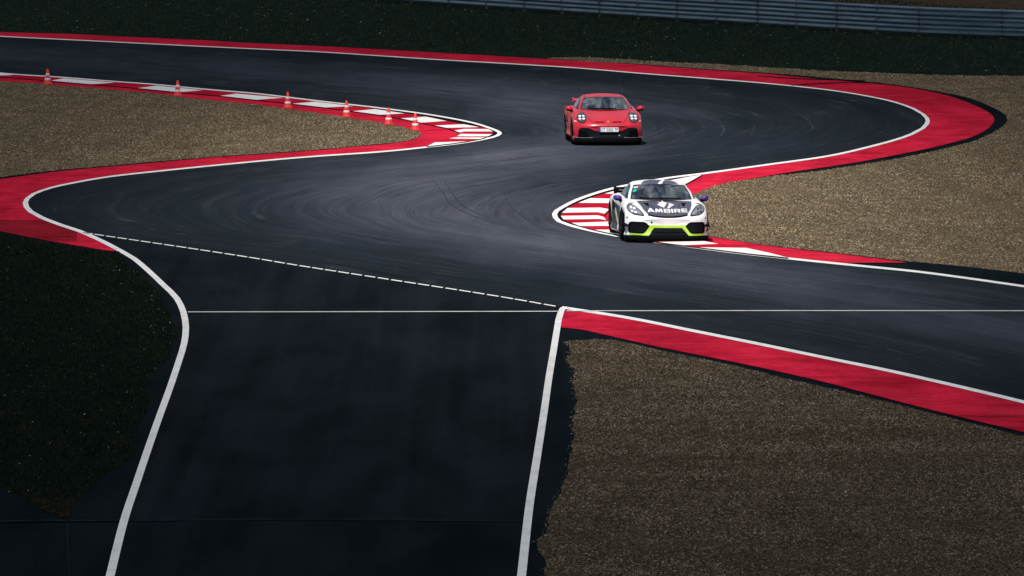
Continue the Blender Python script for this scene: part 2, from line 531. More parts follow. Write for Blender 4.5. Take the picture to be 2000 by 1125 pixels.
W4 = [(1097, 600), (1230, 621), (1355, 646), (1480, 671), (1610, 698), (1740, 724.5), (1870, 754), (2000, 785), (2200, 836), (2400, 895)]

R1_OUT = [(-260, 47), (-120, 55), (0, 62.5), (125, 66), (250, 72), (375, 77.5), (500, 84.7), (625, 90), (750, 97), (875, 104), (1000, 111.3), (1125, 119), (1250, 126.5), (1375, 136), (1500, 144.7),
          (1600, 154.5), (1700, 162.5), (1770, 170.5), (1850, 186.5), (1900, 204), (1927, 217), (1938, 225), (1942, 232), (1941.5, 237), (1936, 245.5), (1910, 262.5), (1850, 281), (1750, 302.5),
          (1650, 320.5), (1550, 335), (1500, 343.3), (1450, 352), (1400, 362), (1355, 379), (1290, 405), (1255, 428), (1270, 445), (1320, 454), (1386, 462.5), (1500, 480),
          (1600, 491.5), (1690, 502), (1772, 512.5)]
R1_TIP = [(1772, 512.5), (1700, 513), (1622, 513.5)]
GRAV_R_IN = [(1068, 114), (1150, 120.3), (1250, 125.2), (1375, 134.5), (1500, 142.5), (1600, 150.5), (1650, 155.5), (1750, 165.5), (1850, 182), (1900, 193.7), (1945, 212.5), (1965, 226), (1968, 236),
             (1950, 252.5), (1910, 272.5), (1850, 289), (1750, 310), (1625, 330), (1560, 338.5), (1500, 345), (1463, 350.5), (1400, 361), (1355, 378), (1300, 404), (1268, 428), (1280, 442), (1330, 452),
             (1386, 461.5), (1500, 479), (1600, 490), (1690, 500.5), (1772, 510), (1860, 518), (2000, 534), (2150, 556), (2400, 598)]
GRAV_R_TOP = [(1068, 114), (1125, 111.7), (1200, 114.5), (1300, 121), (1400, 125.2), (1500, 131.5), (1600, 137.5), (1750, 143.7), (1850, 147), (2000, 148), (2400, 153)]
GRAV_L = [(-260, 140), (-120, 150), (0, 158.7), (60, 162), (100, 166), (200, 173.5), (300, 182.5), (360, 190), (500, 204.3), (575, 214.5), (690, 231), (775, 245.5), (815, 255), (826, 262), (812, 270.5), (775, 278),
          (690, 286), (625, 292), (500, 300.5), (400, 307.5), (250, 320.3), (213, 323.5), (107, 333), (0, 346), (-120, 362), (-260, 384)]
R2_LOW = [(-260, 395), (-150, 395), (-260, 405)]
R3_LOW = [(-260, 408), (-120, 430), (0, 451), (60, 463), (100, 471), (150, 479.5), (200, 487.7), (234, 492)]
R4_LOW = [(1094, 639), (1130, 642.5), (1192, 656), (1280, 676), (1380, 696), (1480, 716.5), (1610, 746), (1740, 780), (1870, 813), (2000, 844), (2200, 897), (2400, 955)]
GRAV_B_TOP = [(1097.5, 668), (1120, 665), (1175, 662.5), (1205, 665), (1280, 682.5), (1380, 702.5), (1480, 725), (1525, 737), (1610, 756), (1740, 787), (1870, 820), (2000, 853), (2200, 908), (2400, 966)]
GRAV_B_L = [(1060, 1250), (1070, 1130), (1061, 1115), (1068, 1103), (1052, 1077), (1046, 1057), (1067, 1043), (1070, 1017), (1081, 985), (1096, 959), (1107, 930), (1114, 892), (1120, 852), (1119, 826),
            (1124.5, 800), (1125, 767), (1117.5, 745), (1122.5, 730), (1120, 720), (1109, 702), (1116, 685), (1114, 677), (1110, 673), (1097.5, 668)]
GRASS_L = [(234, 493.5), (243, 509), (267, 528.7), (296, 555), (314, 577), (317, 594), (335, 619), (344, 648), (335, 683), (324, 701), (294, 733), (287, 765), (289, 797), (271, 829),
           (267, 852), (262, 880), (238, 907), (195, 934), (152, 974.6), (138, 993.5), (133, 1015), (108, 1007), (54, 980), (24, 961), (0, 945), (-140, 890), (-260, 850)]
GRASS_L_TOP = [(-260, 414), (-120, 435), (0, 455.5), (60, 466.5), (100, 474.5), (150, 482.5), (200, 490), (234, 493.5)]

Z = dict(apron=0.006, road=0.012, track=0.016, grass=0.012, gravel=0.014, red=0.020, line=0.026, fine=0.030)

# ------------------------------------------------------------------ the setting
g = mesh_obj('ground', [(-4000, -300, 0), (4000, -300, 0), (4000, 9000, 0), (-4000, 9000, 0)], [(0, 1, 2, 3)], M['grass'])
tag(g, kind='structure')

ap = cr_cent(R1_OUT[:13], 20) + cr_cent([(1375, 134), (1500, 142.3), (1600, 150.2), (1650, 155.2), (1750, 165.3), (1850, 181.8), (1900, 193.5), (1945, 212.3), (1966, 226), (1969, 236)], 10) + [(2000, 250), (2460, 260), (2460, 1330), (-260, 1330)]
tag(sheet('asphalt_apron', ap, Z['apron'], M['apron']), kind='structure')

# service road
rd = [(1091, 599)] + cr_cent([(1095, 612), (1091, 624), (1087.5, 645), (1081, 685), (1072.5, 735), (1062.5, 805), (1047.5, 901), (1034, 988), (1018.5, 1125), (1004, 1240)], 20) + \
     list(reversed(cr_cent(PITL, 14))) + cr_cent(DASH, 30)[1:-1]
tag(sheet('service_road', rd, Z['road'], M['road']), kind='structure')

# race track: a ribbon between its two edge lines
PAIRS = [((-260, 55), (-260, 112)), ((0, 71), (0, 142.5)), ((500, 95.5), (500, 182.5)), ((1000, 124.6), (800, 218.5)), ((1350, 151), (900, 235)), ((1560, 169), (948, 247)), ((1700, 188.7), (968, 253.5)),
         ((1785, 213), (974, 256.5)), ((1812, 236), (975.5, 259)), ((1790, 257.5), (973, 262)), ((1700, 286), (967, 266.5)), ((1500, 321.3), (940, 273.3)), ((1340, 343), (750, 295.7)), ((1230, 360.5), (480, 317)),
         ((1150, 381), (213, 345)), ((1100, 404), (80, 373)), ((1083, 418), (50, 395)), ((1094, 433), (66, 417)), ((1130, 445), (158, 452.5)), ((1187, 457), (400, 489)), ((1320, 478), (750, 544)), ((1540, 504.6), (1091, 599)),
         ((1780, 529), (1440, 663)), ((2050, 566), (1800, 738)), ((2400, 622), (2300, 864))]
A = cr_open([p[0] for p in PAIRS], 16)
B = cr_open([p[1] for p in PAIRS], 16)
NV, NU = len(A), 40
V, F, UV = [], [], []
s = 0.0
pm = None
for i in range(NV):
    a, b = G(*A[i], Z['track']), G(*B[i], Z['track'])
    m_ = (a + b) / 2
    if pm is not None: s += math.hypot(m_.x - pm.x, (m_.y - pm.y) / K)
    pm = m_
    for j in range(NU + 1):
        t = j / NU
        V.append(a.lerp(b, t)); UV.append((t, s / 9.0))
for i in range(NV - 1):
    for j in range(NU):
        q = i * (NU + 1) + j
        F.append((q, q + 1, q + NU + 2, q + NU + 1))
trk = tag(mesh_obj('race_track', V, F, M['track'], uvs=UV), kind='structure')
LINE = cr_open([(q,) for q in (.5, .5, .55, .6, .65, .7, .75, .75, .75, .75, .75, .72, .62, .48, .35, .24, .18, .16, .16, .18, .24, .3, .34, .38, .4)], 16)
AMT = cr_open([(q,) for q in (.25, .35, .5, .7, .75, .6, .5, .45, .45, .5, .6, .8, 1.0, 1.05, 1.05, 1.0, 1.0, 1.0, 1.0, 1.0, .95, .75, .55, .45, .4)], 16)  # strongest at the corner: light falloff painted along the lap
at_ = trk.data.attributes.new('wear_light', 'FLOAT', 'POINT')
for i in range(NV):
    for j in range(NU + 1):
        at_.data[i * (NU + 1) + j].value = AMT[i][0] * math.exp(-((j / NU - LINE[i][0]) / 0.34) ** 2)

# red painted run-off strips
# split in two so that the outline never crosses itself
k = R1_OUT.index((1255, 428))
top = cr_cent(R1_OUT[:k + 1], 10)
w1a = cr_cent(W1[:W1.index((1083, 418)) + 1], 10)
tag(sheet('painted_runoff', top + list(reversed(w1a)), Z['red'], M['red']), kind='structure')
low = cr_cent(R1_OUT[k:], 10)
w1b = cr_cent(W1[W1.index((1083, 418)):W1.index((1600, 511)) + 1], 10)
tag(sheet('painted_runoff', [(1083, 418)] + low + [(1700, 513), (1622, 513.5)] + list(reversed(w1b[1:])), Z['red'], M['red']), kind='structure')
w2 = cr_cent(W2, 10)
gl_top = cr_cent(GRAV_L[:14], 10)
gl_low = cr_cent([(826, 262), (813, 271), (775, 279), (690, 287), (625, 293.3), (500, 302), (400, 309), (250, 322.4), (107, 335.5), (0, 350), (-120, 367), (-260, 390)], 10)
r3 = w2 + cr_cent([(155, 451), (180, 461), (210, 476), (234, 491)], 8)[1:] + list(reversed(cr_cent(R3_LOW, 14)))[1:] + list(reversed(gl_low)) + list(reversed(gl_top))[1:]
tag(sheet('painted_runoff', r3, Z['red'], M['red']), kind='structure')
tag(sheet('painted_runoff', [(-260, 380), (-90, 428), (10, 429.5), (60, 430), (92, 431), (118, 440), (150, 452), (150, 470), (100, 469.5), (60, 461.5), (0, 449.5), (-120, 428.5), (-260, 406)], Z['red'] + 0.004, M['oldred']), kind='structure')
tag(sheet('painted_runoff', cr_cent(W4, 20) + list(reversed(cr_cent(R4_LOW, 20))), Z['red'], M['red']), kind='structure')

# white lines
def lines(name, specs, mat, z):
    V, F = [], []
    for sp in specs:
        v, f = ribbon(name, *sp[:2], z, mat, **(sp[2] if len(sp) > 2 else {}))
        o = len(V)
        V += v
        F += [tuple(o + i for i in q) for q in f]
    o = mesh_obj(name, V, F, mat)
    return tag(o, kind='structure')

lines('track_marking', [(W1, 0.115)], M['white'], Z['line'])
lines('track_marking', [(W2[:-1] + PITL[:2] + PITL[2:], 0.116)], M['white'], Z['line'])
lines('track_marking', [(PITR, 0.118)], M['white'], Z['line'] + 0.002)
lines('track_marking', [(W4, 0.115)], M['white'], Z['line'])
dashes = []
dd = cr_cent(DASH, 1.0)
L = [0.0]
for a, b in zip(dd[:-1], dd[1:]): L.append(L[-1] + math.hypot(b[0] - a[0], b[1] - a[1]))
pos, per = 4.0, 22.4
while pos < L[-1] - 12:
    on = per * 0.87
    seg = [dd[i] for i in range(len(dd)) if pos <= L[i] <= min(pos + on, L[-1] - 4)]
    dashes.append((seg[::4] + [seg[-1]] if len(seg) > 4 else seg, 0.044, dict(smooth=False)))
    pos += per
    per *= 1.0068
lines('dashed_line', dashes, M['white'], Z['line'])
lines('timing_line', [([(367, 609), (700, 608.6), (1092, 607.8)], 0.036), ([(1107, 606.9), (1500, 606.5), (2000, 606.8), (2300, 607)], 0.036)], M['oldwhite'], Z['line'] + 0.006)
# dark tyre marks across the red strip of the far corner
lines('tyre_mark', [([(1480, 148), (1560, 153.5), (1625, 155.6), (1690, 157)], 0.10), ([(1545, 166.5), (1600, 163), (1650, 161), (1720, 161.5)], 0.10)], M['tar'], Z['fine'])
# paving joints of the service road
lines('paving_joint', [([(245, 1016), (600, 1014), (1030, 1017)], 0.05), ([(-100, 1019), (60, 1017), (236, 1016)], 0.05), ([(131, 1016), (133, 1070), (136, 1128), (137, 1200)], 0.03)], M['joint'], Z['line'] - 0.003)
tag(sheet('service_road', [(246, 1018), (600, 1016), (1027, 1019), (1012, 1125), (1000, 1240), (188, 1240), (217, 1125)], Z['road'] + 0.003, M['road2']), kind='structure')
lines('asphalt_crack', [([(700, 614), (712, 628), (717, 640), (714, 655), (719, 672), (712, 690), (716, 712)], 0.016, dict(depth_k=1.0))], M['joint'], Z['line'] - 0.003)
# skids and scuffs left by single cars, crossing the racing line
SKID = [[(1385, 282), (1408, 266), (1416, 250), (1404, 238), (1372, 228)], [(1440, 270), (1470, 258), (1474, 247), (1452, 238)], [(1290, 224), (1325, 242), (1334, 262), (1300, 282), (1240, 296)],
        [(845, 350), (862, 372), (880, 398), (920, 420), (985, 440)], [(868, 352), (882, 376), (905, 402), (960, 428)], [(985, 372), (990, 392), (1010, 415), (1060, 445)], [(1100, 300), (1040, 306), (960, 318), (880, 338)],
        [(1000, 262), (1030, 268), (1085, 280), (1140, 283)], [(1040, 150), (1120, 158), (1230, 172), (1320, 190)], [(980, 172), (1080, 178), (1180, 176), (1300, 172)]]
lines('tyre_mark', [(p_, 0.036, dict(depth_k=2.0, step=6, wfun=lambda q_: 0.25 + 0.75 * math.sin(math.pi * min(1, max(0, q_))))) for p_ in SKID], M['skid'], Z['track'] + 0.004)
SCUFF = [[(690, 392), (720, 372), (780, 354), (850, 340)], [(735, 398), (745, 385), (790, 366), (900, 346)], [(560, 330), (600, 322), (660, 316)], [(1405, 268), (1414, 252), (1400, 240)], [(1560, 262), (1588, 250), (1575, 232), (1530, 214)],
         [(1045, 152), (1062, 162), (1070, 172)], [(1210, 166), (1216, 176), (1212, 184)], [(1370, 176), (1380, 172), (1386, 165)], [(480, 132), (505, 122), (560, 118)], [(1500, 636), (1600, 652), (1720, 678), (1800, 700)], [(420, 352), (520, 334), (600, 330)], [(760, 500), (860, 512), (980, 536)]]
lines('scuff_mark', [(p_, 0.018, dict(depth_k=2.2, step=6, wfun=lambda q_: 0.3 + 0.7 * math.sin(math.pi * min(1, max(0, q_))))) for p_ in SCUFF], M['scuff'], Z['track'] + 0.006)

# bare asphalt between the edge lines and the kerbs
gap1 = cr_cent(W2[10:22], 6) + list(reversed(cr_cent([(690, 207), (750, 216), (790, 222.3), (840, 230), (872, 237), (906, 243.5), (936, 249), (953, 253), (960, 257), (959, 262), (950, 266.2), (936, 271), (912, 276), (880, 280.5), (833, 286.3)], 6)))
tag(sheet('asphalt_apron', [(625, 198)] + gap1[1:], 0.0235, M['apron']), kind='structure')
ia, ib = W1.index((1375, 338.5)), W1.index((1540, 504.6))
gap2 = cr_cent(W1[ia:ib + 1], 6) + list(reversed(cr_cent([(1373, 341), (1350, 344.4), (1310, 352), (1250, 363), (1200, 374), (1155, 388), (1132, 397), (1112, 407), (1100, 417), (1098, 422), (1104, 429), (1119, 435), (1134, 441), (1158, 447.5), (1187, 454), (1240, 464), (1290, 473), (1340, 479.5), (1400, 487), (1463, 495)], 6)))
tag(sheet('asphalt_apron', gap2, 0.0235, M['apron']), kind='structure')
# kerbs
def kerb(outline, stripes, label):
    o = sheet('kerb', outline, 0.050, M['kred'], lift=0.05)
    o.data.materials.append(M['apron'])          # sides in the dark apron material
    for p in o.data.polygons:
        if abs(p.normal.z) < 0.5: p.material_index = 1
    tag(o, label, None, kind='structure')
    V, F = [], []
    for st in stripes:
        W = [G(u, v, 0.055) for u, v in st]
        tr = tessellate_polygon([[Vector((p.x, p.y / K, 0)) for p in W]])
        b = len(V)
        V += W
        F += [tuple(b + i for i in t) for t in tr]
    me = mesh_obj('white_block', V, F, M['kwhite'], o)
    return o

K1_OUT = [(-260, 117), (-120, 131.5), (0, 144), (125, 152.6), (212, 160), (306, 167), (400, 176.5), (462, 182.6), (555, 191), (625, 199.5), (690, 207), (750, 215), (790, 221.3), (840, 229), (872, 236), (906, 242.5), (936, 248),
          (955, 252.5), (963, 257), (962, 262), (952, 266.7), (936, 271.5), (912, 276), (880, 280.5), (833, 286)]
K1_IN = [(833, 286), (849, 278), (875, 271), (888, 267.8), (896, 262), (894, 257.5), (885, 254.5), (872, 249.8), (849, 245), (822, 239.6), (782, 231), (742, 224.3), (689, 217), (635, 209.9), (571, 202.3), (500, 195), (430, 187), (350, 180), (269, 172), (178, 164.5), (100, 157.5), (0, 149.5), (-120, 137), (-260, 122)]
K1_ST = [[(-25, 141.5), (28, 145), (20, 147), (-30, 148)], [(100, 157.5), (125, 152.8), (225, 161.3), (178, 164.4)], [(269, 172), (306, 167.2), (397, 176.2), (350, 179.9)], [(430, 187), (462, 182.8), (553, 191), (500, 194.8)],
         [(571, 202.4), (615, 198.5), (690, 207.2), (635, 209.8)], [(689, 217), (732, 213), (790, 221.4), (742, 224.2)], [(782.5, 231), (832, 227.8), (872, 236), (822.5, 239.4)],
         [(849.6, 245.1), (906, 242.6), (936, 248.1), (872.4, 249.7)], [(887.4, 254.8), (906, 251.8), (953, 252), (962.5, 256.6), (907, 256.6), (897.6, 258.4)],
         [(892.5, 266), (900, 261.4), (961.5, 262.1), (953, 266), (925, 266.3)], [(877, 270.6), (888, 268.2), (948, 268.4), (936, 271.4), (900, 271)], [(834, 285.6), (849.6, 278), (912, 276), (880, 280.3)]]
kerb(cr_cent(K1_OUT, 8) + cr_cent(K1_IN, 8)[1:], K1_ST, 'red and white kerb curving round the tip of the left gravel bed')
K2_OUT = [(1371, 341), (1350, 344), (1310, 351.5), (1250, 362.5), (1198, 373), (1152, 387), (1129, 396), (1109, 406), (1097, 416), (1095, 422), (1101, 429), (1117, 435.5), (1134, 441.5), (1158, 448), (1187, 454.5), (1240, 464.5), (1290, 473.5), (1340, 480), (1400, 487.5), (1463, 495.5), (1540, 503.5)]
K2_IN = [(1540, 503.5), (1500, 492.5), (1457, 483.5), (1404, 476), (1376, 470.5), (1300, 460), (1225, 444), (1192, 432), (1180, 421), (1190, 409), (1222, 394), (1280, 375), (1341, 358.5), (1371, 341)]
K2_ST = [[(1181, 378), (1198, 373.2), (1225, 367.5), (1217, 379.5)], [(1129.7, 396), (1152.5, 387), (1203, 388), (1200, 396.5)], [(1097.7, 415.4), (1108.4, 406.2), (1172.4, 405.4), (1190, 408.6), (1181, 417), (1166.7, 414.2)],
         [(1095.5, 421.6), (1168, 420.6), (1179, 423.6), (1184, 430), (1171, 427.4), (1100.6, 428.6)], [(1117, 435.3), (1144, 434.4), (1192, 432.6), (1210, 441), (1132.6, 441.2)], [(1161, 448.6), (1225, 448), (1235, 463), (1187, 454.3)],
         [(1309.7, 352), (1350, 344.3), (1370.5, 341.6), (1341, 358), (1290, 372), (1275, 366)], [(1286, 472.6), (1376, 471), (1403, 476), (1335, 478.8)], [(1366, 483), (1457, 484), (1500, 493), (1538, 502.8), (1463, 495)]]
kerb(cr_cent(K2_OUT, 8) + cr_cent(K2_IN, 8)[1:-1], K2_ST, 'red and white kerb under the white sports car')

# gravel beds, each one object with its stones
def gravel(px, label, dens, seed, gm='gravel', stm='stone', size=(0.018, 0.060)):
    o = sheet('gravel_bed', px, Z['gravel'], M[gm])
    tag(o, label, None, kind='stuff')
    add_scatter(o, scatter('gravel_scatter_%d' % seed, 'stone', dens, size, M[stm], seed, 0.75, patch=2.2))
    return o

gravel(rough(cr_cent(GRAV_R_TOP, 10), 1.5) + list(reversed(cr_cent(GRAV_R_IN, 10)))[:-1], 'gravel bed outside the far corner', 105, 11)
gravel(cr_cent(GRAV_L[:16], 10) + rough(cr_cent(GRAV_L[15:], 10), 0.7)[1:], 'gravel bed inside the left corner', 105, 12)
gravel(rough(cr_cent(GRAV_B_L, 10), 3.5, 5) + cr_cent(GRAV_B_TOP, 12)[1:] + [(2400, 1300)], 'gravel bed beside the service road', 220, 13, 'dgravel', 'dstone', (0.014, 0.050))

sp_in = [(u + 10, v) for u, v in GRAV_B_L[:-1]]
sp_out = [(u - 9, v) for u, v in GRAV_B_L[:-1]]
sp_ = sheet('loose_stones', sp_in + list(reversed(sp_out)), 0.004, M['apron'])
tag(sp_, kind='stuff')
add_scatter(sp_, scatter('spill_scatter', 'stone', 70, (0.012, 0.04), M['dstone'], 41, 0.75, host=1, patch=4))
# grass
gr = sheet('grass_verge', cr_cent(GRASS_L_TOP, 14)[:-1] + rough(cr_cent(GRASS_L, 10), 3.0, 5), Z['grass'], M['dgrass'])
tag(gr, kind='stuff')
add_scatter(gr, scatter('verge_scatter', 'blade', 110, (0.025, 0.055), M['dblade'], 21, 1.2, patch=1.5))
gf = sheet('grass_verge', [(-260, -60)] + [(u, v - 1.5) for u, v in [(-260, 46), (0, 61), (500, 83), (1000, 110), (1068, 113), (1125, 110.5), (1200, 113.5), (1300, 120), (1400, 124), (1500, 130.5), (1600, 136.5), (1750, 142.7), (1850, 146), (2000, 147), (2400, 152)]] + [(2400, 60), (2000, 20), (1000, -50)],
           0.005, M['grass'])
tag(gf, kind='stuff')
add_scatter(gf, scatter('far_grass_scatter', 'blade', 22, (0.04, 0.08), M['blade'], 22, 1.0, patch=1.5))

# dry leaves blown over the grass
lf = sheet('fallen_leaves', [(-200, -20), (-200, 40), (0, 58), (500, 78), (1000, 106), (1500, 126), (2000, 143), (2200, 146), (2200, 90), (2000, 78), (1480, 52), (760, 3), (500, -20)], 0.004, M['grass'])
tag(lf, kind='stuff')
add_scatter(lf, scatter('leaf_scatter', 'leaf', 0.45, (0.03, 0.09), M['leaf'], 31, 0.35, host=1, patch=0.9))
lf = sheet('fallen_leaves', [(-200, 460)] + GRASS_L_TOP[2:] + GRASS_L[:-4] + [(-200, 900)], 0.004, M['grass'])
tag(lf, kind='stuff')
add_scatter(lf, scatter('leaf_scatter_b', 'leaf', 3.2, (0.02, 0.06), M['leaf'], 33, 0.35, host=1, patch=1.4))
# a lighter strip of stones and litter along the verge's edge
ed = sheet('loose_stones', [(235, 497), (262, 526), (290, 553), (310, 578), (314, 594), (332, 620), (341, 648), (332, 682), (320, 700), (290, 733), (284, 765), (285, 797), (268, 829), (262, 852), (255, 880), (232, 905), (205, 890), (225, 850), (240, 800), (250, 730), (290, 660), (270, 600), (230, 540), (150, 510)], 0.004, M['grass'])
tag(ed, kind='stuff')
add_scatter(ed, scatter('edge_scatter', 'leaf', 9, (0.02, 0.05), M['leaf'], 35, 0.6, host=1, patch=3))
tag(sheet('bare_soil', rough(cr_cent([(56, 972), (95, 975), (150, 976), (138, 993.5), (133, 1013), (108, 1006), (70, 988)], 6), 1.0), Z['grass'] + 0.006, M['soil']), kind='structure')
# ground beyond the rail
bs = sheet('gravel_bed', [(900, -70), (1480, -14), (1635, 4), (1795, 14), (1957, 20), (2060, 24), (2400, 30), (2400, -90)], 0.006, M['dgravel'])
bs.location.z = 0.0
tag(bs, 'dark stony ground behind the guard rail', None, kind='stuff')

# ------------------------------------------------------------------ guard rail
steel = NT('galvanised_steel')
_n = steel.noise(steel.coords((0.25, 0.25, 3)), 3.0, 4, 0.6)
steel.bsdf(steel.ramp(_n, [(0.3, (0.085, 0.135, 0.185)), (0.7, (0.18, 0.26, 0.335))]), 0.38, metal=0.75, spec=0.4)
STEEL = steel.m
steel_d = simple('weathered_steel', (0.07, 0.08, 0.09), 0.6, metal=0.4, var=0.3)

RAIL = [(300, -36), (600, -11.5), (760, 0), (877, 8), (1025, 18), (1172, 28), (1323, 37.5), (1480, 47), (1635, 57), (1795, 66), (1957, 72), (2060, 75.5), (2300, 82)]
rail = empty('guard_rail', G(1323, 37.5, 0.0))
tag(rail, 'long three-beam steel guard rail across the grass at the back', 'guard rail')
rail_pts = cr_cent(RAIL, 12)
bp = [G(u, v, 0.10) for u, v in rail_pts]
org = rail.location
RAIL_PROF = [(0.0, 0.00), (-0.02, 0.012), (-0.085, 0.055), (-0.085, 0.085), (-0.02, 0.125), (0.0, 0.140), (0.0, 0.170), (-0.02, 0.185), (-0.085, 0.225), (-0.085, 0.255), (-0.02, 0.298), (0.0, 0.31)]
def rail_beam(z0, name='rail_beam'):
    prof = RAIL_PROF
    V, F = [], []
    m = len(prof)
    for p in bp:
        for (dy, dz) in prof: V.append(Vector((p.x, p.y + dy * 1.0, z0 + dz)) - org)
        for (dy, dz) in reversed(prof): V.append(Vector((p.x, p.y + dy * 1.0 + 0.012, z0 + dz)) - org)
    q = 2 * m
    for i in range(len(bp) - 1):
        for j in range(q):
            a, b = i * q + j, i * q + (j + 1) % q
            F.append((a, a + q, b + q, b))
    return mesh_obj(name, V, F, STEEL, rail)
for z0 in (0.10, 0.432, 0.764): rail_beam(z0)
cap_v, cap_f = [], []
def box(V, F, c, s, rot=0.0):
    b = len(V)
    cr_, sr_ = math.cos(rot), math.sin(rot)
    for dz in (-1, 1):
        for dx, dy in ((-1, -1), (1, -1), (1, 1), (-1, 1)):
            x, y = dx * s[0] / 2, dy * s[1] / 2
            V.append(Vector((c[0] + x * cr_ - y * sr_, c[1] + x * sr_ + y * cr_, c[2] + dz * s[2] / 2)))
    F += [tuple(b + i for i in f) for f in ((0, 3, 2, 1), (4, 5, 6, 7), (0, 1, 5, 4), (1, 2, 6, 5), (2, 3, 7, 6), (3, 0, 4, 7))]
us = [735, 803, 877, 951, 1025, 1098, 1172, 1247, 1323, 1401, 1480, 1557, 1635, 1714, 1795, 1875, 1957, 2040]
def rail_v(u):
    for a, b in zip(rail_pts[:-1], rail_pts[1:]):
        if a[0] <= u <= b[0]: return a[1] + (b[1] - a[1]) * (u - a[0]) / (b[0] - a[0])
    return rail_pts[-1][1]
for i, u in enumerate(us):
    p = G(u, rail_v(u), 0.10)
    V, F = [], []
    box(V, F, (p.x - org.x, p.y + 0.12 - org.y, 0.55), (0.11, 0.10, 1.10))
    for z0 in (0.255, 0.587, 0.919): box(V, F, (p.x - org.x, p.y + 0.042 - org.y, z0), (0.14, 0.05, 0.20))
    mesh_obj('post', V, F, steel_d, rail)
    if i % 2 == 0:
        for z0 in (0.10, 0.432, 0.764):     # the lapped end of the next beam, standing a little proud
            V, F = [], []
            for (dy, dz) in RAIL_PROF:
                for dx in (-0.03, 0.03): V.append(Vector((p.x - org.x + dx, p.y + dy - 0.010 - org.y, z0 + dz)))
            for k in range(len(RAIL_PROF) - 1): F.append((2 * k, 2 * k + 1, 2 * k + 3, 2 * k + 2))
            mesh_obj('splice_plate', V, F, steel_d, rail)

# ------------------------------------------------------------------ traffic cones
c_red = simple('cone_red', (0.82, 0.035, 0.026), 0.45, coat=0.1)
c_wht = simple('cone_band', (0.82, 0.78, 0.80), 0.4)

def lathe(prof, n=28):
    V, F = [], []
    for (r, z) in prof:
        for k in range(n):
            a = 2 * math.pi * k / n
            V.append(Vector((r * math.cos(a), r * math.sin(a), z)))
    for i in range(len(prof) - 1):
        for k in range(n):
            a, b = i * n + k, i * n + (k + 1) % n
            F.append((a, b, b + n, a + n))
    return V, F

def make_cone():
    root = empty('traffic_cone')
    H = 0.47
    V, F = [], []
    box(V, F, (0, 0, 0.014), (0.27, 0.27, 0.028))
    b = mesh_obj('base_plate', V, F, c_red, root)
    bm = bmesh.new(); bm.from_mesh(b.data)
    bmesh.ops.bevel(bm, geom=[e for e in bm.edges if abs(e.verts[0].co.z - e.verts[1].co.z) > 0.01], offset=0.05, segments=3, affect='EDGES')
    bm.to_mesh(b.data); bm.free()
    rad = lambda z: 0.108 + (0.026 - 0.108) * (z - 0.03) / (H - 0.03)
    V, F = lathe([(0.125, 0.028), (0.112, 0.036), (rad(0.06), 0.06), (rad(0.25), 0.25), (rad(H - 0.012), H - 0.012), (0.020, H), (0.012, H), (0.010, H - 0.05)])
    mesh_obj('cone_body', V, F, c_red, root, smooth=True)
    for z0, z1 in ((0.118, 0.185), (0.262, 0.330)):
        V, F = lathe([(rad(z0), z0), (rad(z0) + 0.003, z0 + 0.001), (rad(z1) + 0.003, z1 - 0.001), (rad(z1), z1)])
        mesh_obj('reflective_band', V, F, c_wht, root, smooth=True)
    return root

CONES = [((93, 165), 'red and white traffic cone beside the kerb, farthest from the others at the far left'),
         ((347, 188), 'red and white traffic cone in front of a white kerb block, second from the left'),
         ((562, 211.7), 'red and white traffic cone by the gravel edge, third from the left of the six'),
         ((676.7, 229.2), 'red and white traffic cone by the gravel edge, fourth from the left of the six'),
         ((759, 243.7), 'red and white traffic cone next to the one at the tip of the gravel bed'),
         ((811, 255), 'red and white traffic cone at the very tip of the left gravel bed')]
cone0 = make_cone()
for i, ((u, v), lab) in enumerate(CONES):
    if i == 0:
        c = cone0
    else:
        c = cone0.copy(); COL.objects.link(c)
        for ch in list(cone0.children):
            d = ch.copy(); COL.objects.link(d); d.parent = c
    c.location = G(u, v - 0.8, Z['red'])
    c.location.z = Z['red'] + 0.001
    c.rotation_euler = (0, 0, R(random.uniform(-25, 25)))
    tag(c, lab, 'traffic cone', 'traffic cones along the inside of the left corner')

# ------------------------------------------------------------------ sports cars
def paint(name, col, rough=0.28, flake=0.06):
    t = NT(name)
    f = t.noise(t.coords(), 5, 3)
    dirt = t.noise(t.coords((1, 1, 2.5)), 16, 5, 0.7)
    c = t.ramp(f, [(0.3, tuple(x * (1 - flake) for x in col)), (0.7, tuple(min(1, x * (1 + flake)) for x in col))])
    c = t.mix(t.math('MULTIPLY', t.math('SUBTRACT', dirt, 0.6), 1.2, clamp=True), c, tuple(x * 0.5 + 0.02 for x in col))
    t.bsdf(c, max(rough, 0.45), coat=0.55, spec=0.3, coat_r=0.30)
    return t.m

def mat_glass(name='car_glass', ior=3.5):
    t = NT(name)
    gl = t.n('ShaderNodeBsdfGlossy'); gl.inputs['Color'].default_value = (0.84, 0.93, 1, 1); gl.inputs['Roughness'].default_value = 0.03
    tr = t.n('ShaderNodeBsdfTransparent'); tr.inputs['Color'].default_value = (0.28, 0.32, 0.36, 1)
    fr = t.n('ShaderNodeFresnel'); fr.inputs['IOR'].default_value = ior
    f = t.math('MULTIPLY_ADD', fr.outputs[0], 1.0, 0.04, clamp=True)
    mx = t.n('ShaderNodeMixShader'); t.l(f, mx.inputs[0]); t.l(tr.outputs[0], mx.inputs[1]); t.l(gl.outputs[0], mx.inputs[2])
    t.l(mx.outputs[0], t.out.inputs['Surface'])
    return t.m

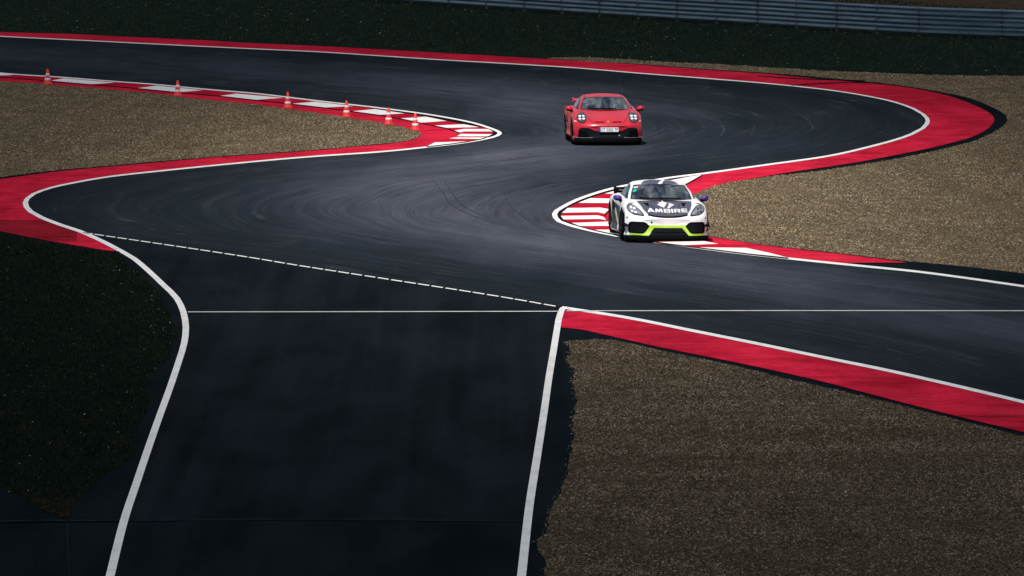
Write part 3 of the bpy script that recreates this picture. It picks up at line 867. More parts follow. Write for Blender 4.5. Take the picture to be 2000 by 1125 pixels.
CM = dict(red=paint('red_car_paint', (0.48, 0.008, 0.027)), white=paint('white_car_paint', (0.80, 0.80, 0.81), 0.35, 0.03), glass=mat_glass(), sglass=mat_glass('side_glass', 1.5),
          graphite=paint('graphite_wrap', (0.055, 0.058, 0.085), 0.4), navy=paint('navy_wrap', (0.012, 0.012, 0.030), 0.35), lime=paint('lime_paint', (0.42, 0.66, 0.035), 0.4),
          purple=paint('purple_paint', (0.060, 0.028, 0.24), 0.3), pink=simple('pale_pink_film', (0.78, 0.66, 0.72), 0.45),
          black=simple('black_plastic', (0.0025, 0.003, 0.0036), 0.75, spec=0.03, var=0.2), gloss=simple('gloss_black', (0.006, 0.006, 0.008), 0.12, coat=0.5),
          mesh=simple('grille_mesh', (0.005, 0.007, 0.009), 0.7, spec=0.06, var=0.6, vs=60), rubber=simple('tyre_rubber', (0.005, 0.005, 0.006), 0.85, spec=0.05, var=0.3),
          rim=simple('dark_alloy', (0.03, 0.03, 0.034), 0.35, metal=0.7), silver=simple('brake_disc_metal', (0.35, 0.35, 0.36), 0.35, metal=0.9),
          lens=simple('headlight_lens', (0.24, 0.26, 0.31), 0.10, coat=1.0, metal=0.35, var=0.5, vs=14), led=simple('led_lamp', (0.72, 0.73, 0.75), 0.3, emit=(1, 0.98, 0.95), emit_s=0.22),
          chrome=simple('lamp_bowl', (0.13, 0.15, 0.16), 0.25, metal=0.8, var=0.3, vs=25),
          gold=simple('gold_badge', (0.62, 0.45, 0.18), 0.3, metal=0.6), plate=simple('plate_white', (0.78, 0.80, 0.82), 0.4, var=0.02), pblue=simple('plate_blue', (0.015, 0.05, 0.35), 0.4),
          ink=simple('plate_ink', (0.008, 0.008, 0.010), 0.5), green=simple('green_sticker', (0.01, 0.36, 0.25), 0.4), paper=simple('white_paper', (0.75, 0.78, 0.76), 0.6),
          grey=simple('grey_plastic', (0.16, 0.17, 0.18), 0.7, spec=0.1), trim=simple('cabin_trim', (0.018, 0.018, 0.020), 0.7), shut=simple('shut_line', (0.03, 0.004, 0.008), 0.6), white_l=simple('white_lettering', (0.84, 0.83, 0.86), 0.4, var=0.02),
          skin=simple('skin', (0.45, 0.28, 0.20), 0.6))


def shell(stations, n_row, n_col, sweep):
    """closed, mirrored body skin from half sections; sweep bends nose and tail round in plan"""
    cols = [cr_open(st[1], n_col) for st in stations]
    rows = []
    ys = [st[0] for st in stations]
    P = [[(p[0], ys[i], p[1]) for p in c] for i, c in enumerate(cols)]
    strands = [cr_open([P[i][j] for i in range(len(P))], n_row) for j in range(len(P[0]))]
    nr = len(strands[0])
    for i in range(nr):
        half = [strands[j][i] for j in range(len(strands))]
        half = [(max(0.0, x), y, z) for x, y, z in half]
        half[0] = (0.0,) + half[0][1:]
        half[-1] = (0.0,) + half[-1][1:]
        ring = half + [(-x, y, z) for x, y, z in reversed(half[1:-1])]
        rows.append(ring)
    m = len(rows[0])
    V = []
    for r in rows:
        for (x, y, z) in r:
            V.append(Vector((x, sweep(x, y, z), z)))
    F = []
    for i in range(nr - 1):
        for j in range(m):
            a, b = i * m + j, i * m + (j + 1) % m
            F.append((a, b, b + m, a + m))
    for base, rev in ((0, False), ((nr - 1) * m, True)):
        c = len(V)
        V.append(sum((V[base + j] for j in range(m)), Vector()) / m)
        for j in range(m):
            f = (base + j, c, base + (j + 1) % m)
            F.append(tuple(reversed(f)) if rev else f)
    return V, F


def finish(o, ang=38):
    me = o.data
    me.polygons.foreach_set('use_smooth', [True] * len(me.polygons))
    me.set_sharp_from_angle(angle=R(ang))
    me.update()
    return o


def fix_normals(o):
    bm = bmesh.new(); bm.from_mesh(o.data)
    bmesh.ops.recalc_face_normals(bm, faces=bm.faces)
    bm.to_mesh(o.data); bm.free()


def boolean_cut(o, cutters, mat):
    """subtract closed cutters, keeping the cut faces in the cutter's own dark material"""
    me0 = o.data
    o.data.materials.append(mat)
    cut_objs = []
    for (V, F) in cutters:
        c = mesh_obj('cutter', V, F, None)
        c.data.materials.append(o.data.materials[0]); c.data.materials.append(mat)
        fix_normals(c)
        c.data.polygons.foreach_set('material_index', [1] * len(c.data.polygons))
        md = o.modifiers.new('cut', 'BOOLEAN')
        md.operation = 'DIFFERENCE'; md.solver = 'EXACT'; md.object = c
        cut_objs.append(c)
    dg = bpy.context.evaluated_depsgraph_get()
    new = bpy.data.meshes.new_from_object(o.evaluated_get(dg), depsgraph=dg)
    o.modifiers.clear()
    if len(new.polygons) > 50: o.data = new
    for c in cut_objs:
        d = c.data
        bpy.data.objects.remove(c)
        bpy.data.meshes.remove(d)


def poly_grid(poly, step):
    """triangulated fill of a 2D outline with inner points, for draping"""
    out = []
    n = len(poly)
    for i in range(n):
        a, b = Vector(poly[i]), Vector(poly[(i + 1) % n])
        k = max(1, int((b - a).length / step + 0.5))
        for q in range(k): out.append(a.lerp(b, q / k))
    nb = len(out)
    xs = [p.x for p in out]; ys = [p.y for p in out]

    def inside(x, y):
        c = False
        j = nb - 1
        for i in range(nb):
            a, b = out[i], out[j]
            if (a.y > y) != (b.y > y) and x < (b.x - a.x) * (y - a.y) / (b.y - a.y) + a.x: c = not c
            j = i
        return c
    pts = list(out)
    x = min(xs) + step * 0.5
    while x < max(xs):
        y = min(ys) + step * 0.5
        while y < max(ys):
            if inside(x, y) and min((Vector((x, y)) - p).length for p in out) > step * 0.45: pts.append(Vector((x, y)))
            y += step
        x += step
    vs, es, fs, *_ = delaunay_2d_cdt(pts, [(i, (i + 1) % nb) for i in range(nb)], [], 1, 1e-5)
    return vs, fs, nb


def drape(name, poly, bvh, mat, parent, off=0.006, axis='F', step=0.04, back=0.012, smooth=True):
    """lay a real, thin panel over the skin; axis F: outline (x, z) seen from the front, T: (x, y) from above, L / R: (y, z) from a side"""
    vs, fs, nb = poly_grid(poly, step)
    V = []
    d = dict(F=Vector((0, 1, 0)), T=Vector((0, 0, -1)), L=Vector((1, 0, 0)), R=Vector((-1, 0, 0)))[axis]
    last = None
    for p in vs:
        o = dict(F=Vector((p.x, -6, p.y)), T=Vector((p.x, p.y, 6)), L=Vector((-6, p.x, p.y)), R=Vector((6, p.x, p.y)))[axis]
        h = bvh.ray_cast(o, d)
        if h[0] is None:
            q = last.copy() if last is not None else o + d * 4
            if axis == 'F': q.x, q.z = p.x, p.y
            V.append(q)
        else:
            nrm = h[1] if h[1].dot(d) < 0 else -h[1]
            q = h[0] + (nrm * 0.5 - d * 0.5) * off
            last = h[0] - d * off
            V.append(q)
    F = [tuple(f) for f in fs]
    # edge skirt back to the skin, so that the panel has thickness
    edges = {}
    for f in F:
        for a, b in zip(f, f[1:] + f[:1]):
            edges[(a, b)] = edges.get((a, b), 0) + 1
    for (a, b) in list(edges):
        if (b, a) not in edges:
            k = len(V)
            V.append(V[a] + d * back); V.append(V[b] + d * back)
            F.append((b, a, k, k + 1))
    o = mesh_obj(name, V, F, mat, parent)
    fix_normals(o)
    return finish(o, 40) if smooth else o


def circle(cx, cz, r, n=28, rz=None, a0=0, a1=360):
    return [(cx + r * math.cos(R(a0 + (a1 - a0) * k / n)), cz + (rz or r) * math.sin(R(a0 + (a1 - a0) * k / n))) for k in range(n)]


def strip2(pts, w_):
    """a thin outline along a polyline"""
    L_, R_ = [], []
    for i, p in enumerate(pts):
        a, b = Vector(pts[max(0, i - 1)]), Vector(pts[min(len(pts) - 1, i + 1)])
        d = (b - a).normalized()
        n = Vector((-d.y, d.x)) * w_ / 2
        L_.append(tuple(Vector(p) + n)); R_.append(tuple(Vector(p) - n))
    return L_ + R_[::-1]


def mir(poly):
    return [(-x, z) for x, z in reversed(poly)]


def wheel(root, x, y, r, w_, side):
    n = 40
    hw = w_ / 2
    prof = [(-hw + 0.015, r * 0.70), (-hw, r * 0.80), (-hw + 0.012, r * 0.95), (-hw + 0.035, r), (hw - 0.035, r), (hw - 0.012, r * 0.95), (hw, r * 0.80), (hw - 0.015, r * 0.70)]
    V, F = [], []
    for (dx, rr) in prof:
        for k in range(n):
            a = 2 * math.pi * k / n
            V.append(Vector((x + dx, y + rr * math.cos(a), r + rr * math.sin(a))))
    for i in range(len(prof) - 1):
        for k in range(n):
            a, b = i * n + k, i * n + (k + 1) % n
            F.append((a, b, b + n, a + n))
    t = mesh_obj('wheel', V, F, CM['rubber'], root)
    fix_normals(t); finish(t, 50)
    V, F = [], []
    xo = x + side * (hw - 0.02)
    for k in range(10):                                   # ten spokes
        a = 2 * math.pi * k / 10
        for da, rr, dx in ((-0.16, 0.05, 0.0), (0.16, 0.05, 0.0), (0.07, r * 0.70, 0.0), (-0.07, r * 0.70, 0.0)):
            V.append(Vector((xo, y + rr * math.cos(a + da), r + rr * math.sin(a + da))))
        for da, rr, dx in ((-0.16, 0.05, 0.0), (0.16, 0.05, 0.0), (0.07, r * 0.70, 0.0), (-0.07, r * 0.70, 0.0)):
            V.append(Vector((xo - side * 0.03, y + rr * math.cos(a + da), r + rr * math.sin(a + da))))
        b = k * 8
        F += [tuple(b + i for i in f) for f in ((0, 1, 2, 3), (4, 7, 6, 5), (0, 4, 5, 1), (1, 5, 6, 2), (2, 6, 7, 3), (3, 7, 4, 0))]
    b = len(V)
    for rr, dx in ((r * 0.72, 0.0), (r * 0.66, 0.0), (r * 0.64, 0.10), (r * 0.72, 0.10)):
        for k in range(n):
            a = 2 * math.pi * k / n
            V.append(Vector((xo - side * dx, y + rr * math.cos(a), r + rr * math.sin(a))))
    for i in range(4):
        for k in range(n):
            p, q = b + i * n + k, b + i * n + (k + 1) % n
            p2, q2 = b + ((i + 1) % 4) * n + k, b + ((i + 1) % 4) * n + (k + 1) % n
            F.append((p, q, q2, p2))
    rm = mesh_obj('rim', V, F, CM['rim'], t)
    fix_normals(rm)
    V, F = [], []
    b = 0
    for dx in (0.09, 0.12):
        for rr in (0.08, r * 0.56):
            for k in range(n):
                a = 2 * math.pi * k / n
                V.append(Vector((xo - side * dx, y + rr * math.cos(a), r + rr * math.sin(a))))
    for i, j in ((0, 1), (1, 3), (3, 2), (2, 0)):
        for k in range(n):
            F.append((i * n + k, i * n + (k + 1) % n, j * n + (k + 1) % n, j * n + k))
    ds = mesh_obj('brake_disc', V, F, CM['silver'], t)
    fix_normals(ds)
    return t


def solid(name, pts2, y0, y1, mat, parent, axis='x', bev=0.0):
    """a prism: outline in (x, z) pushed from y0 to y1, or with axis 'y' an outline in (y, z) pushed from x0 to x1"""
    V = []
    for t in (y0, y1):
        for a, b in pts2: V.append(Vector((a, t, b)) if axis == 'x' else Vector((t, a, b)))
    n = len(pts2)
    F = [tuple(range(n)), tuple(range(2 * n - 1, n - 1, -1))] + [(i, n + i, n + (i + 1) % n, (i + 1) % n) for i in range(n)]
    o = mesh_obj(name, V, F, mat, parent)
    fix_normals(o)
    if bev:
        bm = bmesh.new(); bm.from_mesh(o.data)
        bmesh.ops.bevel(bm, geom=list(bm.edges), offset=bev, segments=2, affect='EDGES', clamp_overlap=True)
        bm.to_mesh(o.data); bm.free()
        finish(o, 40)
    return o


def skinned(name, rings, mat, parent):
    """closed loft through rings of equal length"""
    V, F = [], []
    m = len(rings[0])
    for r_ in rings: V += [Vector(p) for p in r_]
    for i in range(len(rings) - 1):
        for j in range(m):
            a, b = i * m + j, i * m + (j + 1) % m
            F.append((a, b, b + m, a + m))
    F.append(tuple(range(m))); F.append(tuple(range((len(rings) - 1) * m, len(rings) * m)))
    o = mesh_obj(name, V, F, mat, parent)
    fix_normals(o)
    return finish(o, 50)


def mirror_part(root, sx, x, y, z, cap, stem_mat, w_, h_):
    """wing mirror: rounded housing, dark lower half, stalk"""
    rings = []
    for t in (0.0, 0.12, 0.35, 0.6, 0.85, 1.0):
        s_ = (0.35, 0.75, 1.0, 0.98, 0.8, 0.35)[(0.0, 0.12, 0.35, 0.6, 0.85, 1.0).index(t)]
        yy = y - 0.07 + t * 0.13
        ring = []
        for k in range(20):
            a = 2 * math.pi * k / 20
            ca, sa = math.cos(a), math.sin(a)
            sq = 0.82
            ring.append((x + sx * 0.5 * w_ * s_ * math.copysign(abs(ca) ** sq, ca), yy + 0.03 * abs(ca), z + 0.5 * h_ * s_ * math.copysign(abs(sa) ** sq, sa) + 0.012 * (ca)))
        rings.append(ring)
    m = skinned('mirror', rings, [cap, stem_mat], root)
    for p in m.data.polygons:
        if p.center.z < z - h_ * 0.14: p.material_index = 1
    xi = x - sx * w_ * 0.34
    solid('mirror_stalk', [(xi - sx * 0.035, z - h_ * 0.35), (xi + sx * 0.055, z - h_ * 0.40), (xi - sx * 0.02, z - h_ * 0.40 - 0.085), (xi - sx * 0.11, z - h_ * 0.40 - 0.10)], y - 0.02, y + 0.05, stem_mat, m, bev=0.008)
    return m


def greenhouse(root, T, nsub, body_mat, roof_mat=None):
    """cabin: stations of C (centre), A (inner pillar edge), B (outer pillar edge), D (belt). Windscreen, side and rear glass are panes of their own."""
    C = [cr_open([t[i] for t in T], nsub) for i in range(4)]
    n = len(C[0])
    NC = 10

    def row(i):
        c, a, b, d = (Vector(C[k][i]) for k in range(4))
        top = []
        for k in range(NC + 1):
            u = k / NC
            p = c.lerp(a, u)
            bul = (a - c)
            p.z = c.z + (a.z - c.z) * u ** 2.2
            p.y = c.y + (a.y - c.y) * u ** 1.9
            top.append(p)
        pil = [a.lerp(b, k / 2) for k in range(3)]
        sd = []
        for k in range(6):
            u = k / 5
            p = b.lerp(d, u)
            p.x += 0.028 * math.sin(u * math.pi)
            sd.append(p)
        return top, pil, sd
    rows = [row(i) for i in range(n)]
    i_h, i_r = 2 * nsub, (len(T) - 2) * nsub      # header row, top of the rear window
    def build(name, pick, i0, i1, mat, both=True, off=0.0):
        objs = []
        V, F = [], []
        for sx in ((1, -1) if both == 'sep' else (1,)):
            if both == 'sep': V, F = [], []
            for i in range(i0, i1 + 1):
                seg = pick(rows[i])
                if both is True:
                    seg = [Vector((-p.x, p.y, p.z)) for p in reversed(seg[1:])] + seg
                else:
                    seg = [Vector((p.x * sx, p.y, p.z)) for p in seg]
                m = len(seg)
                V += seg
            for i in range(i1 - i0):
                for j in range(m - 1):
                    a = i * m + j
                    F.append((a, a + 1, a + m + 1, a + m))
            if both == 'sep':
                o = mesh_obj(name, V, F, mat, root); fix_normals(o); finish(o, 60); objs.append(o)
        if both is True:
            o = mesh_obj(name, V, F, mat, root); fix_normals(o); finish(o, 60); objs.append(o)
        return objs
    ws = build('windscreen', lambda r_: r_[0], 0, i_h, CM['glass'])
    roof = build('roof', lambda r_: r_[0], i_h, i_r, body_mat)
    rw = build('rear_window', lambda r_: r_[0], i_r, n - 1, CM['glass'])
    build('pillar', lambda r_: r_[1], 0, n - 1, body_mat, 'sep')
    sw = build('side_window', lambda r_: r_[2], 0, n - 1, CM['sglass'], 'sep')
    V, F = [], []
    for r_ in rows:
        seg = r_[0]
        V += [Vector((-p.x, p.y, p.z)) for p in reversed(seg[1:])] + seg
    m = 2 * NC + 1
    for i in range(n - 1):
        for j in range(m - 1):
            a = i * m + j
            F.append((a, a + 1, a + m + 1, a + m))
    bvh = BVHTree.FromPolygons(V, F)
    # black frit round the windscreen: bottom and header bands, side bands
    fr = []
    V, F = [], []
    def band(pa, pb):
        for k in range(len(pa) - 1):
            b = len(V)
            for p in (pa[k], pa[k + 1], pb[k + 1], pb[k]):
                V.append(p + Vector((0, -0.004, 0.004)))
            F.append((b, b + 1, b + 2, b + 3))
    full = lambda i: [Vector((-p.x, p.y, p.z)) for p in reversed(rows[i][0][1:])] + rows[i][0]
    lo0, lo1 = full(0), full(1)
    band(lo0, [a.lerp(b, 0.55) for a, b in zip(lo0, lo1)])
    hi0, hi1 = full(i_h), full(i_h - 1)
    band(hi0, [a.lerp(b, 0.6) for a, b in zip(hi0, hi1)])
    for sx in (0, -1):
        e0 = [full(i)[sx] for i in range(i_h + 1)]
        e1 = [full(i)[sx].lerp(full(i)[1 if sx == 0 else -2], 0.35) for i in range(i_h + 1)]
        band(e0, e1)
    mesh_obj('windscreen_seal', V, F, CM['gloss'], ws[0])
    return ws[0], roof[0], bvh


def headrest_seat(root, x, y, z):
    rings = []
    for t, w_, d_ in ((0.0, 0.24, 0.09), (0.15, 0.25, 0.10), (0.24, 0.19, 0.09), (0.36, 0.13, 0.07), (0.42, 0.10, 0.05)):
        rings.append([(x + w_ * math.cos(a), y + 0.10 * t + d_ * math.sin(a), z + t - 0.22) for a in [2 * math.pi * k / 14 for k in range(14)]])
    return skinned('seat', rings, CM['trim'], root)


def letter_strokes(ch):
    if ch == 'A': return [[(0, 0), (.36, 1), (.64, 1), (1, 0), (.72, 0), (.5, .62), (.28, 0)], [(.37, .12), (.63, .12), (.55, .34), (.45, .34)]]
    if ch == 'M': return [[(0, 0), (.10, 1), (.34, 1), (.5, .48), (.66, 1), (.90, 1), (1, 0), (.78, 0), (.72, .62), (.56, .06), (.44, .06), (.28, .62), (.22, 0)]]
    if ch == 'B': return [[(0, 0), (0, 1), (.2, 1), (.2, 0)], [(.2, .82), (.2, 1), (.8, 1), (.8, .82)], [(.2, .41), (.2, .59), (.8, .59), (.8, .41)], [(.2, 0), (.2, .18), (.8, .18), (.8, 0)], [(.8, .55), (.8, 1), (.92, 1), (1, .92), (1, .6)], [(.8, 0), (.8, .55), (1, .45), (1, .08), (.92, 0)]]
    if ch == 'I': return [[(0, 0), (0, 1), (1, 1), (1, 0)]]
    if ch == 'R': return [[(0, 0), (0, 1), (.2, 1), (.2, 0)], [(.2, .82), (.2, 1), (.8, 1), (.8, .82)], [(.2, .36), (.2, .54), (.8, .54), (.8, .36)], [(.8, .36), (.8, 1), (.92, 1), (1, .92), (1, .44), (.92, .36)], [(.5, .36), (.78, .36), (1.02, 0), (.76, 0)]]
    if ch == 'E': return [[(0, 0), (0, 1), (.22, 1), (.22, 0)], [(.22, .82), (.22, 1), (1, 1), (1, .82)], [(.22, .41), (.22, .59), (.94, .59), (.94, .41)], [(.22, 0), (.22, .18), (1, .18), (1, 0)]]


# ---------- the red coupe
def red_car():
    root = empty('sports_car')
    tag(root, 'red sports coupe with round headlights, front number plate and rear wing', 'sports car')
    S = [
        (-2.30, [(0, .17), (.52, .18), (.58, .24), (.60, .36), (.57, .47), (.48, .515), (.30, .53), (0, .535)]),
        (-2.26, [(0, .12), (.72, .12), (.79, .24), (.81, .40), (.76, .52), (.64, .565), (.42, .58), (0, .585)]),
        (-2.15, [(0, .11), (.84, .11), (.885, .26), (.905, .44), (.86, .58), (.72, .635), (.46, .625), (0, .63)]),
        (-2.0, [(0, .11), (.85, .11), (.885, .30), (.905, .52), (.885, .68), (.75, .745), (.48, .69), (0, .69)]),
        (-1.7, [(0, .11), (.84, .11), (.875, .32), (.905, .58), (.90, .755), (.765, .83), (.50, .765), (0, .765)]),
        (-1.3, [(0, .11), (.88, .11), (.92, .34), (.93, .62), (.905, .80), (.775, .885), (.55, .835), (0, .84)]),
        (-.95, [(0, .11), (.86, .11), (.905, .34), (.92, .62), (.895, .81), (.79, .895), (.62, .885), (0, .895)]),
        (-.5, [(0, .11), (.84, .11), (.88, .33), (.90, .62), (.875, .82), (.81, .905), (.60, .915), (0, .92)]),
        (.2, [(0, .11), (.84, .11), (.885, .33), (.90, .62), (.88, .84), (.81, .925), (.60, .935), (0, .94)]),
        (.8, [(0, .11), (.86, .11), (.915, .34), (.935, .64), (.915, .84), (.82, .925), (.60, .945), (0, .95)]),
        (1.2, [(0, .12), (.87, .12), (.925, .35), (.955, .64), (.935, .83), (.83, .915), (.60, .925), (0, .93)]),
        (1.8, [(0, .15), (.84, .16), (.905, .36), (.935, .61), (.885, .77), (.77, .84), (.5, .86), (0, .86)]),
        (2.18, [(0, .20), (.74, .20), (.83, .37), (.86, .55), (.80, .67), (.67, .72), (.4, .73), (0, .73)]),
        (2.27, [(0, .26), (.55, .27), (.64, .38), (.66, .50), (.60, .58), (.5, .61), (.3, .62), (0, .62)])]

    def sweep(x, y, z):
        f = max(0.0, min(1.0, (-1.45 - y) / 0.75))
        b = max(0.0, min(1.0, (y - 1.5) / 0.7))
        return y + 0.27 * f * (abs(x) / 0.92) ** 3 - 0.22 * b * (abs(x) / 0.92) ** 3
    V, F = shell(S, 7, 6, sweep)
    bvh = BVHTree.FromPolygons(V, F)
    body = mesh_obj('body', V, F, CM['red'], root)
    fix_normals(body)
    cut = []
    for y, r in ((-1.27, 0.375), (1.187, 0.39)):
        for sx in (1, -1):
            cv, cf = [], []
            for k in range(32):
                a = 2 * math.pi * k / 32
                cv.append((sx * 0.56, y + r * math.cos(a), 0.345 + r * math.sin(a)))
            for k in range(32):
                a = 2 * math.pi * k / 32
                cv.append((sx * 1.2, y + r * math.cos(a), 0.345 + r * math.sin(a)))
            cf = [tuple(range(32)), tuple(range(63, 31, -1))] + [(k, (k + 1) % 32, 32 + (k + 1) % 32, 32 + k) for k in range(32)]
            cut.append((cv, cf))
    boolean_cut(body, cut, CM['black'])
    finish(body)
    for sx in (1, -1):
        wheel(root, sx * 0.805, -1.27, 0.340, 0.26, sx)
        wheel(root, sx * 0.775, 1.187, 0.350, 0.315, sx)
    # cabin
    T = [((0, -1.06, .905), (.665, -.76, .895), (.72, -.70, .885), (.765, -.62, .885)),
         ((0, -.68, 1.085), (.60, -.47, 1.06), (.655, -.43, 1.045), (.77, -.34, .90)),
         ((0, -.30, 1.225), (.525, -.17, 1.195), (.585, -.13, 1.165), (.765, 0, .91)),
         ((0, .25, 1.288), (.51, .28, 1.25), (.575, .30, 1.21), (.765, .35, .915)),
         ((0, .85, 1.22), (.475, .80, 1.18), (.545, .78, 1.135), (.76, .8, .92)),
         ((0, 1.65, .935), (.42, 1.45, .93), (.50, 1.36, .92), (.72, 1.22, .90))]
    ws, roof, gb = greenhouse(root, T, 6, CM['red'])
    drape('cabin_trim', [(-.64, -.74), (-.3, -.90), (.3, -.90), (.64, -.74), (.76, -.3), (.76, .8), (.45, 1.2), (-.45, 1.2), (-.76, .8), (-.76, -.3)], bvh, CM['trim'], root, 0.012, 'T', 0.12)
    for x in (-.36, .36): headrest_seat(root, x, .22, 1.02)
    solid('bulkhead', [(-.70, .90), (-.55, 1.12), (-.30, 1.19), (.30, 1.19), (.55, 1.12), (.70, .90)], .74, .77, CM['trim'], root)
    solid('interior_mirror', [(-.11, 1.135), (.11, 1.135), (.09, 1.18), (-.09, 1.18)], -.34, -.30, CM['black'], root, bev=0.01)
    # roof seams
    for sx in (1, -1):
        drape('roof_seam', strip2([(sx * .50, -.20), (sx * .49, .28), (sx * .455, .78)], 0.014), gb, CM['shut'], roof, 0.003, 'T', 0.05)
    # bonnet shut lines, one outline
    drape('bonnet_seam', strip2(cr_open([(-.635, .872), (-.56, .78), (-.47, .665), (-.365, .567)], 5), 0.012) , bvh, CM['shut'], body, 0.003, 'F', 0.03)
    drape('bonnet_seam', strip2(cr_open([(.365, .567), (.47, .665), (.56, .78), (.635, .872)], 5), 0.012), bvh, CM['shut'], body, 0.003, 'F', 0.03)
    drape('bonnet_seam', strip2([(-.36, .562), (-.18, .555), (0, .553), (.18, .555), (.36, .562)], 0.011), bvh, CM['shut'], body, 0.003, 'F', 0.03)
    for x0, x1 in ((-.355, -.115), (.115, .355)):
        drape('bonnet_vent', [(x0, .612), (x1, .606), (x1, .630), (x0, .634)] if x0 < 0 else [(x0, .606), (x1, .612), (x1, .634), (x0, .630)], bvh, CM['black'], body, 0.004, 'F', 0.03)
        drape('bonnet_recess', [(x0 - .03, .638), (x1 + (.012 if x0 < 0 else .0), .634), (x1 + (.0 if x0 < 0 else .02), .700), (x0 - .06, .705)] if x0 < 0 else [(x0 - .012, .634), (x1 + .03, .638), (x1 + .06, .705), (x0 - .0, .700)], bvh, CM['red'], body, 0.002, 'F', 0.03)
    # lower intake, splitter, lip
    gr_ = [(-.80, .185), (-.785, .40), (-.755, .452), (-.70, .478), (-.55, .478), (-.45, .44), (-.36, .395), (.36, .395), (.45, .44), (.55, .478), (.70, .478), (.755, .452), (.785, .40), (.80, .185)]
    drape('front_grille', gr_, bvh, CM['mesh'], root, 0.012, 'F', 0.05)
    for sx in (1, -1):
        v = [(sx * .80, .215), (sx * .52, .215), (sx * .60, .34), (sx * .66, .40), (sx * .775, .41)]
        drape('air_duct', v if sx < 0 else v[::-1], bvh, CM['black'], root, 0.022, 'F', 0.05)
        v = [(sx * .50, .215), (sx * .47, .215), (sx * .60, .40), (sx * .63, .40)]
        drape('grille_strut', v, bvh, CM['black'], root, 0.028, 'F', 0.04)
    spl = [(-.93, .10), (-.93, .205), (.93, .205), (.93, .10)]
    V2, F2 = [], []
    for k in range(41):
        x = -.90 + 1.80 * k / 40
        yy = sweep(x, -2.335, .2)
        V2 += [Vector((x, yy, .085)), Vector((x, yy - .01, .135)), Vector((x, yy + .012, .205)), Vector((x, yy + .20, .205)), Vector((x, yy + .20, .085))]
    for k in range(40):
        for j in range(5): F2.append((k * 5 + j, k * 5 + (j + 1) % 5, k * 5 + 5 + (j + 1) % 5, k * 5 + 5 + j))
    F2 += [(0, 1, 2, 3, 4), (204, 203, 202, 201, 200)]
    sp = mesh_obj('splitter', V2, F2, CM['black'], root); fix_normals(sp)
    for sx in (1, -1):
        drape('lip_edge', [(sx * .92, .205), (sx * .42, .205), (sx * .42, .219), (sx * .92, .219)], bvh, CM['grey'], root, 0.022, 'F', 0.05)
    drape('tow_hook', circle(.285, .27, .022, 12), bvh, CM['silver'], root, 0.03, 'F', 0.02)
    # number plate
    pl = solid('number_plate', [(-.262, .372), (.262, .372), (.262, .484), (-.262, .484)], -2.345, -2.325, CM['plate'], root)
    solid('country_strip', [(-.262, .372), (-.212, .372), (-.212, .484), (-.262, .484)], -2.348, -2.3455, CM['pblue'], pl)
    cu = bpy.data.curves.new('plate_text', 'FONT')
    cu.body = 'CT 0202 TP'
    cu.size = 0.118
    cu.offset = 0.0012
    cu.align_x = 'CENTER'
    to = bpy.data.objects.new('plate_text', cu); COL.objects.link(to)
    dg = bpy.context.evaluated_depsgraph_get()
    tm = bpy.data.meshes.new_from_object(to.evaluated_get(dg), depsgraph=dg)
    bpy.data.objects.remove(to); bpy.data.curves.remove(cu)
    xs = [v.co.x for v in tm.vertices]; hs = [v.co.y for v in tm.vertices]
    mw = 0.445 / (max(xs) - min(xs))
    mh = 0.083 / (max(hs) - min(hs))
    for v in tm.vertices:
        x, y = v.co.x, v.co.y
        v.co = Vector(((x - (max(xs) + min(xs)) / 2) * mw + 0.026, -2.3485, (y - min(hs)) * mh + 0.387))
    tm.materials.clear(); tm.materials.append(CM['ink'])
    tx = bpy.data.objects.new('plate_text', tm); COL.objects.link(tx); tx.parent = pl
    # badge
    bd = [(-.024, .655), (.024, .655), (.026, .625), (.012, .603), (0, .597), (-.012, .603), (-.026, .625)]
    drape('badge', bd, bvh, CM['gold'], root, 0.006, 'F', 0.02)
    # headlights: black ring, silver bowl, four lamps
    for sx in (1, -1):
        cx_, cz_ = sx * .692, .722
        hl = drape('headlight', circle(cx_, cz_, .132, 36), bvh, CM['gloss'], root, 0.010, 'F', 0.03)
        drape('lens', circle(cx_, cz_, .116, 32), bvh, CM['chrome'], hl, 0.018, 'F', 0.03)
        for dx, dz in ((-.047, .042), (.047, .042), (-.047, -.022), (.047, -.022)):
            drape('lamp', circle(cx_ + dx, cz_ + dz, .035, 16, .020), bvh, CM['led'], hl, 0.026, 'F', 0.02)
        drape('side_marker', [(sx * .885, .655), (sx * .83, .640), (sx * .83, .625), (sx * .895, .635)], bvh, CM['plate'], root, 0.005, 'F', 0.02)
        mirror_part(root, sx, sx * .955, -.72, .925, CM['red'], CM['black'], .205, .135)
        # door handle and door seam
        drape('door_seam', strip2([(-.62, .86), (-.64, .6), (-.58, .25)], .012), bvh, CM['shut'], body, 0.003, 'R' if sx > 0 else 'L', 0.04)
        drape('side_skirt', [(-.86, .12), (.78, .12), (.74, .20), (-.82, .19)], bvh, CM['black'], root, 0.02, 'R' if sx > 0 else 'L', 0.08)
        drape('side_intake', [(.45, .52), (.72, .50), (.74, .70), (.66, .72)], bvh, CM['black'], root, 0.006, 'R' if sx > 0 else 'L', 0.05)
    # wipers
    for x in (-.05, .30):
        drape('wiper', strip2([(x, .935), (x - .25, .938), (x - .45, .945)], .014), gb, CM['black'], ws, 0.012, 'F', 0.04)
    # rear wing on swan-neck stays
    wg = solid('rear_wing', [(2.02, 1.035), (2.05, 1.07), (2.20, 1.062), (2.34, 1.075), (2.34, 1.062), (2.2, 1.035)], -.665, .665, CM['red'], root, axis='y')
